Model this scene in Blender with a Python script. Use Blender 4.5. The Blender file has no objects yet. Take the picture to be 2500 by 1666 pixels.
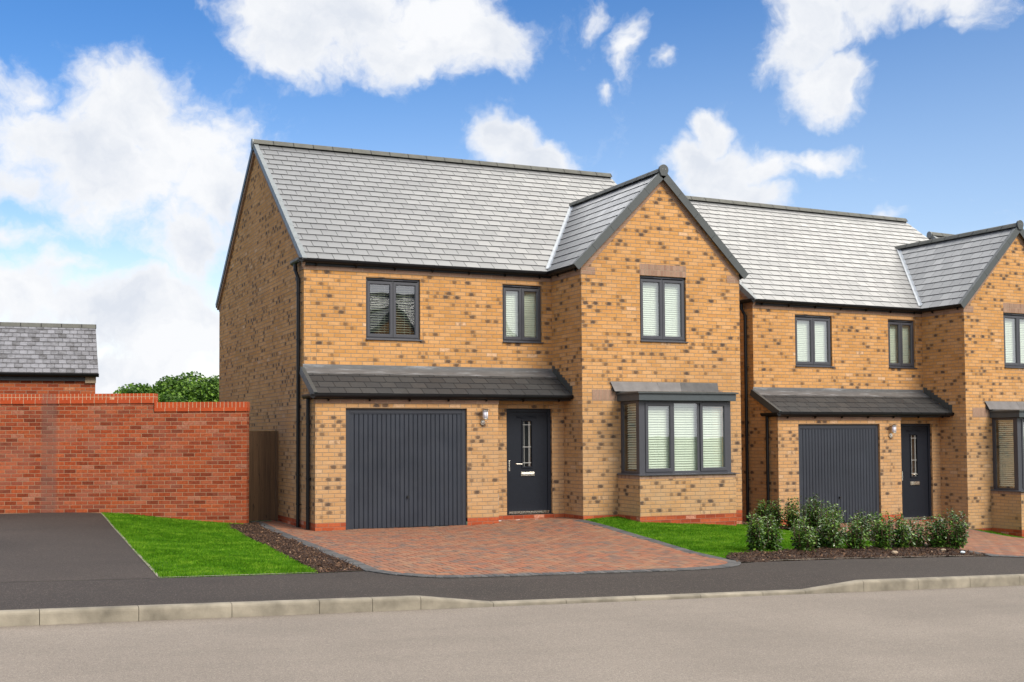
import bpy, bmesh, math, random
import numpy as np
from mathutils import Vector, Matrix
R = math.radians
scene = bpy.context.scene
COL = scene.collection
rng = random.Random(7)

# ------------------------------------------------------------------ camera
YAW, PITCH, ROLL = 0.4256, 0.0415, -0.006
EYE = Vector((-5.771, -21.3727, 1.7012))
fw = Vector((math.sin(YAW)*math.cos(PITCH), math.cos(YAW)*math.cos(PITCH), math.sin(PITCH)))
r0 = Vector((math.cos(YAW), -math.sin(YAW), 0)); u0 = r0.cross(fw)
cr = math.cos(ROLL)*r0 + math.sin(ROLL)*u0
cu = -math.sin(ROLL)*r0 + math.cos(ROLL)*u0
cd = bpy.data.cameras.new('camera'); cam = bpy.data.objects.new('camera', cd); COL.objects.link(cam)
m = Matrix((cr, cu, -fw)).transposed().to_4x4(); m.translation = EYE
cam.matrix_world = m
cd.sensor_width = 36; cd.lens = 2944.2/2500*36; cd.shift_y = 110.6/2500; cd.clip_end = 3000; cd.clip_start = .1
scene.camera = cam
scene.view_settings.view_transform = 'Standard'; scene.view_settings.look = 'None'
scene.view_settings.exposure = 0.68; scene.view_settings.gamma = 1
scene.view_settings.use_curve_mapping = False

# ------------------------------------------------------------------ node helper
class NT:
    def __init__(s, nt): s.nt = nt; s.n = nt.nodes; s.l = nt.links
    def new(s, t, **k):
        n = s.n.new(t)
        for a, b in k.items(): setattr(n, a, b)
        return n
    def put(s, sock, v):
        if v is None: return
        if isinstance(v, bpy.types.NodeSocket): s.l.new(v, sock)
        else:
            if sock.type == 'RGBA' and not hasattr(v, '__len__'): v = (v, v, v, 1)
            if sock.type == 'RGBA' and len(v) == 3: v = (*v, 1)
            sock.default_value = v
    def m(s, op, a, b=None, c=None, clamp=False):
        n = s.new('ShaderNodeMath', operation=op, use_clamp=clamp)
        for i, v in enumerate((a, b, c)): s.put(n.inputs[i], v)
        return n.outputs[0]
    def vm(s, op, a, b=None, out=0):
        n = s.new('ShaderNodeVectorMath', operation=op); s.put(n.inputs[0], a)
        if b is not None: s.put(n.inputs[1], b)
        return n.outputs[out]
    def sep(s, v): n = s.new('ShaderNodeSeparateXYZ'); s.put(n.inputs[0], v); return n.outputs
    def comb(s, x, y, z=0.): 
        n = s.new('ShaderNodeCombineXYZ')
        for i, v in enumerate((x, y, z)): s.put(n.inputs[i], v)
        return n.outputs[0]
    def noise(s, vec, scale, detail=3, rough=.55, col=False):
        n = s.new('ShaderNodeTexNoise'); s.put(n.inputs['Vector'], vec)
        n.inputs['Scale'].default_value = scale; n.inputs['Detail'].default_value = detail; n.inputs['Roughness'].default_value = rough
        return n.outputs['Color' if col else 'Fac']
    def white(s, vec):
        n = s.new('ShaderNodeTexWhiteNoise', noise_dimensions='3D'); s.put(n.inputs[0], vec); return n.outputs
    def map(s, v, a, b, c=0., d=1., smooth=False):
        n = s.new('ShaderNodeMapRange'); n.clamp = True
        if smooth: n.interpolation_type = 'SMOOTHSTEP'
        for i, x in enumerate((v, a, b, c, d)): s.put(n.inputs[i], x)
        return n.outputs[0]
    def mix(s, f, a, b, blend='MIX'):
        n = s.new('ShaderNodeMix', data_type='RGBA', blend_type=blend)
        s.put(n.inputs[0], f); s.put(n.inputs[6], a); s.put(n.inputs[7], b); return n.outputs[2]
    def ramp(s, v, stops, interp='LINEAR'):
        n = s.new('ShaderNodeValToRGB'); s.put(n.inputs[0], v); e = n.color_ramp.elements; n.color_ramp.interpolation = interp
        while len(e) < len(stops): e.new(.5)
        for k, (p, c) in zip(e, stops): k.position = p; k.color = (*c, 1)
        return n.outputs[0]
    def bump(s, h, dist, strength=1., normal=None):
        n = s.new('ShaderNodeBump'); n.inputs['Strength'].default_value = strength; n.inputs['Distance'].default_value = dist
        s.put(n.inputs['Height'], h)
        if normal is not None: s.put(n.inputs['Normal'], normal)
        return n.outputs[0]

def newmat(name):
    m = bpy.data.materials.new(name); m.use_nodes = True
    m.node_tree.nodes.clear(); T = NT(m.node_tree)
    out = T.new('ShaderNodeOutputMaterial'); b = T.new('ShaderNodeBsdfPrincipled')
    T.l.new(b.outputs[0], out.inputs[0])
    return m, T, b, out

def plain(name, col, rough=.6, metal=0., spec=.5, noise=.15, scale=8., bump=0., coat=0.):
    m, T, b, o = newmat(name)
    tc = T.new('ShaderNodeTexCoord').outputs['Object']
    n = T.noise(tc, scale, 4)
    f = T.map(n, .25, .75, 1-noise, 1+noise)
    c = T.mix(1., (*col, 1), T.comb(f, f, f), 'MULTIPLY'); T.put(b.inputs['Base Color'], c)
    T.put(b.inputs['Roughness'], T.map(T.noise(tc, scale*3, 3), .3, .7, max(.02, rough-.08), min(1, rough+.08)))
    b.inputs['Metallic'].default_value = metal; b.inputs['Specular IOR Level'].default_value = spec
    b.inputs['Coat Weight'].default_value = coat
    if bump: T.put(b.inputs['Normal'], T.bump(T.noise(tc, scale*12, 4), bump, .6))
    return m

# ------------------------------------------------------------------ world: sky and clouds
SUN_EL, SUN_AZ = R(42), R(20)     # azimuth: from the front of the houses (-Y) towards +X
sunv = Vector((math.cos(SUN_EL)*math.sin(SUN_AZ), -math.cos(SUN_EL)*math.cos(SUN_AZ), math.sin(SUN_EL)))
w = bpy.data.worlds.new('World'); scene.world = w; w.use_nodes = True; w.node_tree.nodes.clear()
T = NT(w.node_tree)
wout = T.new('ShaderNodeOutputWorld'); bg = T.new('ShaderNodeBackground'); T.l.new(bg.outputs[0], wout.inputs[0])
sky = T.new('ShaderNodeTexSky', sky_type='NISHITA'); sky.sun_disc = False; sky.sun_elevation = SUN_EL
sky.sun_rotation = math.pi - SUN_AZ      # compass angle of the sun, clockwise from +Y
sky.altitude = 50; sky.air_density = 1.0; sky.dust_density = .6; sky.ozone_density = 2.5
d = T.new('ShaderNodeTexCoord').outputs['Generated']
x, y, z = T.sep(d)
az = T.m('ARCTAN2', x, y); el = T.m('ARCSINE', z)
P0 = T.comb(az, el, 0.)
wob = T.vm('SCALE', T.vm('SUBTRACT', T.noise(P0, 9, 5, .6, col=True), (.5, .5, .5))); wob.node.inputs['Scale'].default_value = .085
P = T.vm('ADD', P0, wob)
def px2ae(px, py):
    v = fw + cr*((px-1250)/2944.2) - cu*((py-943.6)/2944.2)
    v.normalize(); return math.atan2(v.x, v.y), math.asin(v.z)
# cloud lobes where they hang in the sky (given by bearing), size in degrees of sky; weight
CL = [(870,30,230,170,1),(1060,60,210,140,1),(1180,95,120,100,.9),(720,60,150,130,1),(960,150,170,80,.8),
      (60,215,120,70,.45),(170,260,90,60,.5),(330,260,190,130,1),(450,330,180,130,1),(240,390,220,150,1),(90,330,130,110,.8),(520,420,140,160,1),(455,560,130,140,.9),
      (60,460,140,60,.45),(140,655,150,60,.5),(40,560,110,45,.4),(260,760,280,100,.95),(60,720,200,110,.85),(430,830,220,100,.95),(240,900,400,90,.9),
      (1230,340,110,70,1),(1330,390,130,80,1),(1420,420,80,60,.8),
      (1950,100,110,90,1),(2040,180,110,80,1),(1980,40,130,90,.9),(2130,10,150,60,.9),(2300,5,130,40,.6),(2360,50,60,30,.2),
      (1740,300,60,50,.85),(1690,370,80,60,.8),(1760,430,130,90,.95),(1880,400,110,50,.75),(1990,380,80,40,.6),(1800,480,160,60,.95),
      (1555,130,45,80,.5),(1640,160,40,35,.35),(1465,50,45,45,.3),(1480,220,40,30,.15),(2150,525,80,25,.4),(1200,260,60,25,.0)]
dens = None
for (px, py, rx, ry, wt) in CL:
    a, e = px2ae(px, py); ra = rx/2944.2; re = ry/2944.2
    dd = T.vm('MULTIPLY', T.vm('SUBTRACT', P, (a, e, 0)), (1/ra, 1/re, 0))
    L = T.vm('LENGTH', dd, out=1)
    v = T.m('MULTIPLY', T.m('SUBTRACT', 1.14, L), .65*wt+.35)
    if wt < .55: v = T.m('SUBTRACT', v, .12)
    dens = v if dens is None else T.m('MAXIMUM', dens, v)
# other clouds round the rest of the sky: overhead and behind
ns = T.noise(T.vm('MULTIPLY', d, (1, 1, 1.6)), 2.3, 4, .55)
out_front = T.m('MAXIMUM', T.map(el, .42, .6), T.map(T.m('ABSOLUTE', T.m('SUBTRACT', az, YAW)), .6, .8))
gen = T.m('MULTIPLY', T.m('ADD', T.map(ns, .42, .62, -.3, .6), T.map(y, -.15, -.45, 0., .55)), out_front)
gen = T.m('ADD', gen, T.m('MULTIPLY', T.m('SUBTRACT', out_front, 1.), .6))
dens = T.m('MAXIMUM', dens, gen)
fb = T.noise(P, 14, 9, .62)
fb2 = T.noise(P, 45, 6, .65)
den2 = T.m('ADD', dens, T.m('ADD', T.m('MULTIPLY', T.m('SUBTRACT', fb, .5), 1.9), T.m('MULTIPLY', T.m('SUBTRACT', fb2, .5), .5)))
mask = T.map(den2, -.10, .62, smooth=True)
wisp = T.m('MULTIPLY', T.map(T.noise(T.vm('MULTIPLY', P, (1., 1.8, 1)), 7, 9, .7), .6, .85), .35)
low = T.map(el, .0, .16, .55, 0.)
mask = T.m('MAXIMUM', mask, T.m('MAXIMUM', wisp, low))
shade = T.noise(T.vm('ADD', P, (.0, -.02, 3.)), 11, 7, .6)
thick = T.m('MULTIPLY', T.map(den2, .15, .8), T.map(shade, .40, .62))
ccol = T.mix(T.m('MULTIPLY', thick, .62), (7.5, 7.6, 7.8, 1), (4.9, 5.4, 6.3, 1))
hsv = T.new('ShaderNodeHueSaturation'); hsv.inputs['Saturation'].default_value = 1.18; hsv.inputs['Value'].default_value = 1.45
T.l.new(sky.outputs[0], hsv.inputs['Color'])
added_glow2 = T.vm('DOT_PRODUCT', d, (.19, .755, .628), out=1)  # bright patch added to the sky above the view, lifts the gable roof's reflection
ccol = T.mix(T.map(added_glow2, .955, .988, 0., 1., True), ccol, (26., 26., 26., 1))
ccol = T.mix(T.map(y, -.1, -.5), ccol, (11., 11., 11.3, 1))
deep = T.mix(T.map(T.m('ADD', el, T.m('MULTIPLY', az, -.16)), .06, .34, smooth=True), (1.22, 1.0, .96, 1), (.50, .68, .86, 1))
skyc = T.mix(1., hsv.outputs[0], deep, 'MULTIPLY')
# bright sky patch added high to the right, out of view, to make slates shine
added_glow = T.vm('DOT_PRODUCT', d, (.60, .36, .715), out=1)
ccol = T.mix(T.map(added_glow, .89, .985, 0., 1., True), ccol, (33., 31.5, 29., 1))
T.put(bg.inputs[0], T.mix(T.m('MAXIMUM', mask, T.m('MAXIMUM', T.map(added_glow, .89, .95), T.map(added_glow2, .955, .98))), skyc, ccol)); bg.inputs[1].default_value = .08

ld = bpy.data.lights.new('sun', 'SUN'); ld.energy = 2.6; ld.angle = R(26); ld.color = (1, .93, .82)
lo = bpy.data.objects.new('sun', ld); COL.objects.link(lo); lo.rotation_euler = (-sunv).to_track_quat('-Z', 'Y').to_euler()
lo.location = (10, -30, 30)

# ------------------------------------------------------------------ materials
def brick_mat(name, stops, mortar, bw=.225, bh=.075, off=.5, mort=.010, smudge=0., smc=(.07,.045,.03), pale=.03, palec=(.62,.42,.26), seed=0., tone=.12, blotch=0., blotchc=(.5,.36,.3), gaps=1., stain=None, grime=0):
    m, T, b, o = newmat(name)
    uv = T.new('ShaderNodeUVMap').outputs[0]; x, y, _ = T.sep(uv)
    x = T.m('ADD', x, 200.); y = T.m('ADD', y, 75*bh)
    v = T.m('DIVIDE', y, bh); row = T.m('FLOOR', v); fy = T.m('FRACT', v)
    wn = T.white(T.comb(row, seed, 3.))[0]
    u = T.m('ADD', T.m('DIVIDE', x, bw), T.m('ADD', T.m('MULTIPLY', T.m('MODULO', row, 2.), off), T.m('MULTIPLY', wn, .05)))
    col = T.m('FLOOR', u); fx = T.m('FRACT', u)
    wv = T.white(T.comb(col, row, seed)); rnd = wv[0]; r1, r2, r3 = T.sep(wv[1])
    geo = T.comb(x, y, seed)
    dx = T.m('MULTIPLY', T.m('MINIMUM', fx, T.m('SUBTRACT', 1., fx)), bw)
    dy = T.m('MULTIPLY', T.m('MINIMUM', fy, T.m('SUBTRACT', 1., fy)), bh)
    e = T.m('ADD', T.m('MINIMUM', dx, dy), T.m('MULTIPLY', T.m('SUBTRACT', T.noise(geo, 60, 3), .5), .005))
    face = T.map(e, mort*.35, mort*.75)
    c = T.ramp(rnd, stops)
    n1 = T.noise(geo, 22, 5, .65); f = T.map(n1, .25, .75, 1-tone, 1+tone)
    c = T.mix(1., c, T.comb(f, f, f), 'MULTIPLY')
    big = T.map(T.noise(geo, .9, 3), .3, .7, .9, 1.1); c = T.mix(1., c, T.comb(big, big, big), 'MULTIPLY')
    c = T.mix(T.m('MULTIPLY', T.m('LESS_THAN', r3, pale), T.map(n1, .3, .6)), c, (*palec, 1))
    if smudge:
        if grime: c = T.mix(T.m('MULTIPLY', T.map(y, grime+75*bh-1.2, grime+75*bh+1.0, .6, 0.), T.map(T.noise(geo, 2.2, 4), .3, .7, .5, 1.1)), c, (.38,.27,.165,1))
        clus = T.map(T.noise(T.comb(T.m('MULTIPLY', col, .22), T.m('MULTIPLY', row, .45), seed+5), 1., 3), .42, .62, .12, 2.0)
        on = T.m('LESS_THAN', r1, T.m('MULTIPLY', clus, smudge))
        cx = T.m('ADD', .3, T.m('MULTIPLY', r2, .4))
        ex = T.m('DIVIDE', T.m('SUBTRACT', fx, cx), T.m('ADD', .20, T.m('MULTIPLY', r3, .22)))
        ey = T.m('DIVIDE', T.m('SUBTRACT', fy, .5), .8)
        dd = T.m('SQRT', T.m('ADD', T.m('MULTIPLY', ex, ex), T.m('MULTIPLY', ey, ey)))
        bl = T.map(T.m('ADD', dd, T.m('MULTIPLY', T.m('SUBTRACT', T.noise(geo, 26, 5, .75), .5), 1.7)), .35, 1.05, 1., 0., True)
        c = T.mix(T.m('MULTIPLY', T.m('MULTIPLY', bl, on), T.map(r3, 0., 1., .5, 1.)), c, (*smc, 1))
        # faint browning on other bricks
        bl2 = T.m('MULTIPLY', T.map(T.noise(geo, 6, 4, .7), .5, .75), .35)
        c = T.mix(bl2, c, tuple(0.5*q+.5*s for q, s in zip(stops[1][1], smc))+(1,))
    if blotch:
        bb = T.m('MULTIPLY', T.map(T.m('ADD', T.noise(geo, 1.3, 5, .7), T.m('MULTIPLY', T.m('SUBTRACT', r2, .5), .22)), .45, .7), blotch)
        c = T.mix(bb, c, (*blotchc, 1))
    mo = T.mix(T.noise(geo, 30, 3), tuple(q*.8 for q in mortar)+(1,), tuple(min(1, q*1.15) for q in mortar)+(1,))
    c = T.mix(face, mo, c)
    if stain:
        s = T.m('MULTIPLY', T.map(x, 200+stain[0]-.03, 200+stain[0]+.03), T.map(x, 200+stain[1]-.03, 200+stain[1]+.03, 1., 0.))
        c = T.mix(T.m('MULTIPLY', s, T.map(n1, .3, .7, .3, .6)), c, (.15, .095, .075, 1))
    T.put(b.inputs['Base Color'], c); b.inputs['Roughness'].default_value = .88; b.inputs['Specular IOR Level'].default_value = .25
    h = T.m('ADD', face, T.m('MULTIPLY', T.noise(geo, 70, 5, .7), .35))
    T.put(b.inputs['Normal'], T.bump(h, .006*gaps, .9))
    return m

M = {}
BUFF = [(0, (.43,.21,.062)), (.3, (.49,.245,.078)), (.6, (.52,.265,.092)), (.85, (.545,.30,.125)), (1, (.47,.225,.07))]
M['buff'] = brick_mat('buff_brick', BUFF, (.30,.22,.145), smudge=.28, smc=(.075,.052,.040), grime=2.5, pale=.012, palec=(.62,.40,.24), seed=1.)
RED = [(0, (.24,.042,.016)), (.4, (.34,.066,.022)), (.8, (.40,.095,.034)), (1, (.28,.055,.022))]
M['plinth'] = brick_mat('red_plinth_brick', RED, (.30,.13,.08), pale=.06, palec=(.5,.25,.17), seed=2., tone=.2)
M['brown'] = brick_mat('brown_brick', [(0,(.26,.16,.11)),(.5,(.31,.195,.135)),(1,(.25,.15,.10))], (.33,.25,.18), bw=.225, bh=.075, seed=3., pale=0)
M['soldier'] = brick_mat('brown_soldier_brick', [(0,(.25,.16,.11)),(.5,(.32,.205,.145)),(1,(.22,.13,.09))], (.33,.25,.18), bw=.075, bh=.24, off=0, seed=4., mort=.008, pale=0)
M['redwall'] = brick_mat('old_red_brick', [(0,(.15,.028,.010)),(.3,(.27,.048,.014)),(.7,(.34,.076,.024)),(1,(.20,.038,.016))], (.36,.22,.13), pale=.06, palec=(.34,.14,.085), seed=6., tone=.4, blotch=.35, blotchc=(.34,.15,.10), mort=.009, stain=(-3.91,-3.62))
M['redhouse'] = brick_mat('dark_red_brick', [(0,(.19,.035,.012)),(.5,(.29,.06,.02)),(1,(.34,.09,.03))], (.30,.19,.13), pale=.1, palec=(.45,.2,.1), seed=8., tone=.25)
M['coping'] = brick_mat('bright_red_brick', [(0,(.38,.058,.016)),(.5,(.44,.075,.02)),(1,(.38,.065,.022))], (.55,.36,.22), bw=.075, bh=.5, off=0, seed=9., tone=.12, stain=(-3.91,-3.62))
M['coping2'] = brick_mat('bright_red_stretcher', [(0,(.38,.058,.016)),(.5,(.44,.075,.02)),(1,(.38,.065,.022))], (.55,.36,.22), bw=.225, bh=.5, off=0, seed=10., tone=.12, stain=(-3.91,-3.62))

def slate_mat(name, a, b_, rough, spec, streak=.5, moss=None, coat=0., bd=.002):
    m, T, b, o = newmat(name)
    isl = T.new('ShaderNodeNewGeometry').outputs['Random Per Island']
    tc = T.new('ShaderNodeTexCoord').outputs['Object']
    wv = T.white(T.comb(isl, 3., 1.)); r1, r2, r3 = T.sep(wv[1])
    c = T.mix(isl, (*a, 1), (*b_, 1))
    n = T.noise(T.vm('ADD', tc, T.comb(r1, r2, r3)), 14, 6, .7)
    f = T.map(n, .25, .75, 1-streak*.35, 1+streak*.35); c = T.mix(1., c, T.comb(f, f, f), 'MULTIPLY')
    if moss: c = T.mix(T.m('MULTIPLY', T.map(T.m('ADD', T.noise(tc, 5, 6, .75), T.m('MULTIPLY', r2, .25)), .5, .75), .75), c, (*moss, 1))
    T.put(b.inputs['Base Color'], c); T.put(b.inputs['Roughness'], T.m('ADD', rough-.05, T.m('MULTIPLY', r3, .1)))
    b.inputs['Specular IOR Level'].default_value = spec; b.inputs['Coat Weight'].default_value = coat
    T.put(b.inputs['Normal'], T.bump(T.noise(tc, 60, 6, .7), bd, .5))
    return m
M['slate'] = slate_mat('grey_slate', (.138,.141,.142), (.152,.154,.153), .38, 1., streak=.12, bd=.0006)
M['slate_edge'] = plain('slate_cut_edge_and_felt', (.012,.012,.013), .9, spec=.1)
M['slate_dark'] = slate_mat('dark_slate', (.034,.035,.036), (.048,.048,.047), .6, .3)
M['tile'] = slate_mat('weathered_grey_tile', (.08,.077,.077), (.20,.20,.215), .7, .25, streak=1., moss=(.25,.25,.27))
M['ridge'] = plain('ridge_tile_grey', (.10,.10,.085), .75, noise=.2, scale=5, bump=.002)
M['verge'] = plain('pale_grey_verge', (.20,.22,.225), .5, noise=.15)
M['bargedark'] = plain('dark_grey_verge', (.055,.063,.063), .45, noise=.08)
M['lead'] = plain('lead_flashing', (.075,.073,.072), .6, spec=.3, noise=.35, scale=4, bump=.004)
M['leadpale'] = plain('pale_new_lead', (.155,.145,.14), .65, spec=.3, noise=.2, scale=4, bump=.003)
M['valley'] = plain('grey_valley_trim', (.34,.37,.40), .45, noise=.15)
def leadmat():
    m, T, b, o = newmat('streaked_lead')
    tc = T.new('ShaderNodeTexCoord').outputs['Object']
    n = T.noise(T.vm('MULTIPLY', tc, (.8, 6, 6)), 2.2, 6, .7)
    T.put(b.inputs['Base Color'], T.ramp(n, [(.3,(.075,.078,.08)),(.52,(.105,.105,.105)),(.66,(.22,.23,.24)),(1,(.45,.47,.49))]))
    b.inputs['Roughness'].default_value = .5; T.put(b.inputs['Normal'], T.bump(T.noise(tc, 6, 3), .01, .6)); return m
M['leadstreak'] = leadmat()
M['black'] = plain('black_plastic', (.005,.005,.006), .4, spec=.3, noise=.1)
M['fascia'] = plain('dark_grey_fascia', (.022,.024,.027), .5, spec=.3, noise=.08)
M['anthra'] = plain('anthracite_upvc', (.048,.050,.060), .42, noise=.05)
M['gdoor'] = plain('anthracite_steel', (.026,.031,.042), .42, spec=.35, noise=.16, scale=1.3)
M['gframe'] = plain('anthracite_door_frame', (.033,.037,.047), .45, spec=.3, noise=.05)
M['door'] = plain('blue_black_door', (.010,.0125,.019), .42, spec=.25, noise=.1, scale=20, bump=.0015)
M['canopyfascia'] = plain('bay_fascia_grey', (.048,.060,.066), .5, noise=.08)
M['chrome'] = plain('brushed_metal', (.72,.68,.6), .28, metal=1., noise=.08)
M['darkmetal'] = plain('dark_handle_metal', (.02,.02,.02), .3, noise=.1)
M['leading'] = plain('door_glass_leading', (.42,.42,.40), .5, noise=.05)
M['lampglass'] = plain('opal_lamp_glass', (.78,.80,.9), .25, noise=.03)
M['blind'] = plain('cream_blind_slat', (.66,.70,.61), .6, noise=.04)
M['interior'] = plain('dark_room', (.012,.012,.014), .9, noise=.2)
M['white'] = plain('white_sealant', (.65,.6,.57), .7, noise=.2)
M['meter'] = plain('grey_plate', (.35,.35,.35), .6)
M['concrete'] = plain('kerb_concrete', (.238,.212,.165), .9, spec=.2, noise=.42, scale=3.5, bump=.004)
M['stone'] = plain('pale_stone', (.33,.25,.17), .8, noise=.25, scale=20, bump=.004)
M['litter'] = plain('clear_plastic_scrap', (.55,.62,.66), .2, noise=.1)

def glassmat():
    m, T, b, o = newmat('window_glass'); T.n.remove(b)
    tr = T.new('ShaderNodeBsdfTransparent'); tr.inputs[0].default_value = (.92,.97,.93,1)
    gl = T.new('ShaderNodeBsdfGlossy'); gl.inputs['Roughness'].default_value = .0; gl.inputs[0].default_value = (.95,.97,1,1)
    tc = T.new('ShaderNodeTexCoord').outputs['Object']
    T.put(gl.inputs['Normal'], T.bump(T.noise(tc, 1.1, 2), .006, .35))
    fr = T.new('ShaderNodeFresnel'); fr.inputs[0].default_value = 1.5
    f = T.m('MINIMUM', T.m('MULTIPLY', fr.outputs[0], 4.6), .24)
    mx = T.new('ShaderNodeMixShader'); T.put(mx.inputs[0], f); T.l.new(tr.outputs[0], mx.inputs[1]); T.l.new(gl.outputs[0], mx.inputs[2])
    T.l.new(mx.outputs[0], o.inputs[0]); return m
M['glass'] = glassmat()

def woodmat():
    m, T, b, o = newmat('stained_timber')
    tc = T.new('ShaderNodeTexCoord').outputs['Object']
    isl = T.new('ShaderNodeNewGeometry').outputs['Random Per Island']
    v = T.vm('ADD', T.vm('MULTIPLY', tc, (14, 14, .8)), T.comb(isl, isl, isl))
    n = T.noise(v, 2.5, 6, .65); k = T.map(T.noise(T.vm('MULTIPLY', tc, (7, 7, 3)), 1.6, 2), .66, .74)
    c = T.ramp(n, [(.25,(.075,.04,.018)),(.6,(.15,.082,.036)),(1,(.20,.11,.05))])
    c = T.mix(T.m('MULTIPLY', isl, .35), c, (.06,.035,.018,1)); c = T.mix(T.m('MULTIPLY', k, .8), c, (.02,.011,.006,1))
    T.put(b.inputs['Base Color'], c); b.inputs['Roughness'].default_value = .8; T.put(b.inputs['Normal'], T.bump(n, .004, .6)); return m
M['wood'] = woodmat()

def tarmac(name, base, speck, scale=90, patch=.12, warm=(1,1,1), stonesize=.5, con=.3):
    m, T, b, o = newmat(name)
    tc = T.new('ShaderNodeTexCoord').outputs['Object']
    vo = T.new('ShaderNodeTexVoronoi'); vo.inputs['Scale'].default_value = scale; T.put(vo.inputs['Vector'], tc)
    rr, rg, rb = T.sep(vo.outputs['Color'])
    n = T.noise(tc, .45, 6, .6); n2 = T.noise(T.vm('MULTIPLY', tc, (.12, 1.1, 1)), .8, 5, .6)
    f = T.m('MULTIPLY', T.map(n, .3, .7, 1-patch, 1+patch), T.map(n2, .3, .7, 1-patch*.7, 1+patch*.7))
    c = T.mix(T.map(rr, .0, 1.), tuple(q*(1-con) for q in base)+(1,), tuple(q*(1+con) for q in base)+(1,))
    c = T.mix(T.m('MULTIPLY', T.m('GREATER_THAN', rg, .93), stonesize), c, (*speck, 1))
    c = T.mix(1., c, T.comb(f, f, f), 'MULTIPLY')
    T.put(b.inputs['Base Color'], c); b.inputs['Roughness'].default_value = .85; b.inputs['Specular IOR Level'].default_value = .35
    T.put(b.inputs['Normal'], T.bump(T.m('ADD', vo.outputs['Distance'], T.noise(tc, 200, 2)), .004, .6))
    return m
M['road'] = tarmac('worn_road_asphalt', (.205,.174,.143), (.36,.32,.27), 105, .12, stonesize=.4, con=.20)
M['path'] = tarmac('dark_footway_asphalt', (.033,.0255,.021), (.17,.14,.11), 90, .14, stonesize=.4)
M['drivetar'] = tarmac('driveway_asphalt', (.040,.031,.0255), (.17,.14,.11), 90, .2, stonesize=.35)

def pavermat():
    m, T, b, o = newmat('block_paver')
    tc = T.new('ShaderNodeTexCoord').outputs['Object']
    isl = T.new('ShaderNodeNewGeometry').outputs['Random Per Island']
    wv = T.white(T.comb(isl, 1., 2.)); r1, r2, r3 = T.sep(wv[1])
    c = T.ramp(r1, [(0,(.14,.10,.085)),(.2,(.19,.10,.07)),(.45,(.245,.095,.055)),(.72,(.29,.105,.056)),(.88,(.25,.15,.095)),(1,(.33,.13,.066))])
    n = T.noise(T.vm('ADD', tc, wv[1]), 12, 5, .7)
    c = T.mix(T.map(n, .45, .75, 0., .5), c, (.125,.105,.09,1))
    big = T.map(T.noise(tc, .8, 3), .3, .7); c = T.mix(T.m('MULTIPLY', big, .3), c, (.28,.17,.095,1))
    T.put(b.inputs['Base Color'], c); b.inputs['Roughness'].default_value = .9; b.inputs['Specular IOR Level'].default_value = .2
    T.put(b.inputs['Normal'], T.bump(T.noise(tc, 90, 4, .7), .003, .6)); return m
M['paver'] = pavermat()
M['edging'] = slate_mat('charcoal_edging_block', (.060,.062,.064), (.115,.112,.108), .85, .2, streak=1.)
M['sand'] = plain('jointing_sand', (.035,.024,.018), .95, noise=.2)
def soil():
    m, T, b, o = newmat('bark_mulch'); tc = T.new('ShaderNodeTexCoord').outputs['Object']
    isl = T.new('ShaderNodeNewGeometry').outputs['Random Per Island']
    wv = T.white(T.comb(isl, 1., 2.)); r1, r2, r3 = T.sep(wv[1])
    c = T.ramp(r1, [(0,(.018,.008,.004)),(.5,(.045,.021,.011)),(.8,(.085,.042,.021)),(.95,(.17,.09,.045)),(1,(.32,.2,.12))])
    f = T.map(T.noise(tc, 40, 4), .3, .7, .7, 1.3); c = T.mix(1., c, T.comb(f, f, f), 'MULTIPLY')
    T.put(b.inputs['Base Color'], c); b.inputs['Roughness'].default_value = .9; return m
M['bark'] = soil()
M['soil'] = plain('dark_soil', (.05,.027,.016), .95, noise=.4, scale=30, bump=.01)
def grassm(name, cols, trans=.3):
    m, T, b, o = newmat(name); tc = T.new('ShaderNodeTexCoord').outputs['Object']
    isl = T.new('ShaderNodeNewGeometry').outputs['Random Per Island']
    n = T.map(T.noise(tc, 2.4, 6, .75), .34, .66)
    c = T.ramp(T.m('ADD', T.m('MULTIPLY', isl, .42), T.m('MULTIPLY', n, .58)), [(.1, cols[0]), (.5, cols[1]), (.9, cols[2])])
    T.put(b.inputs['Base Color'], c); b.inputs['Roughness'].default_value = .6; b.inputs['Specular IOR Level'].default_value = .12
    tl = T.new('ShaderNodeBsdfTranslucent'); T.put(tl.inputs[0], c); mx = T.new('ShaderNodeMixShader'); mx.inputs[0].default_value = trans
    T.l.new(b.outputs[0], mx.inputs[1]); T.l.new(tl.outputs[0], mx.inputs[2]); T.l.new(mx.outputs[0], o.inputs[0]); return m
M['grass'] = grassm('lawn_grass_blade', [(.035,.115,.003), (.085,.235,.006), (.235,.40,.03)])
M['turf'] = plain('lawn_soil', (.05,.12,.008), .95, noise=.3, scale=3)
M['meadow'] = plain('rough_field', (.06,.10,.03), .95, noise=.3, scale=.3)
def leafm(name, cols, rough=.32, spec=.6, trans=.25):
    m = grassm(name, cols, trans); b = [n for n in m.node_tree.nodes if n.type == 'BSDF_PRINCIPLED'][0]
    b.inputs['Roughness'].default_value = rough; b.inputs['Specular IOR Level'].default_value = spec; return m
M['leaf'] = leafm('glossy_shrub_leaf', [(.018,.05,.008), (.042,.10,.014), (.11,.20,.025)], .27, .8)
M['leaf2'] = leafm('young_shrub_leaf', [(.07,.15,.018), (.14,.26,.03), (.28,.40,.07)], .27, .8)
M['twig'] = plain('brown_twig', (.10,.055,.03), .8)
M['treeleaf'] = leafm('tree_leaf', [(.014,.042,.007), (.05,.12,.013), (.14,.25,.03)], .5, .3, .35)
M['treeleaf2'] = leafm('bright_tree_leaf', [(.09,.18,.015), (.15,.28,.03), (.24,.38,.05)], .5, .3, .3)
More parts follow.
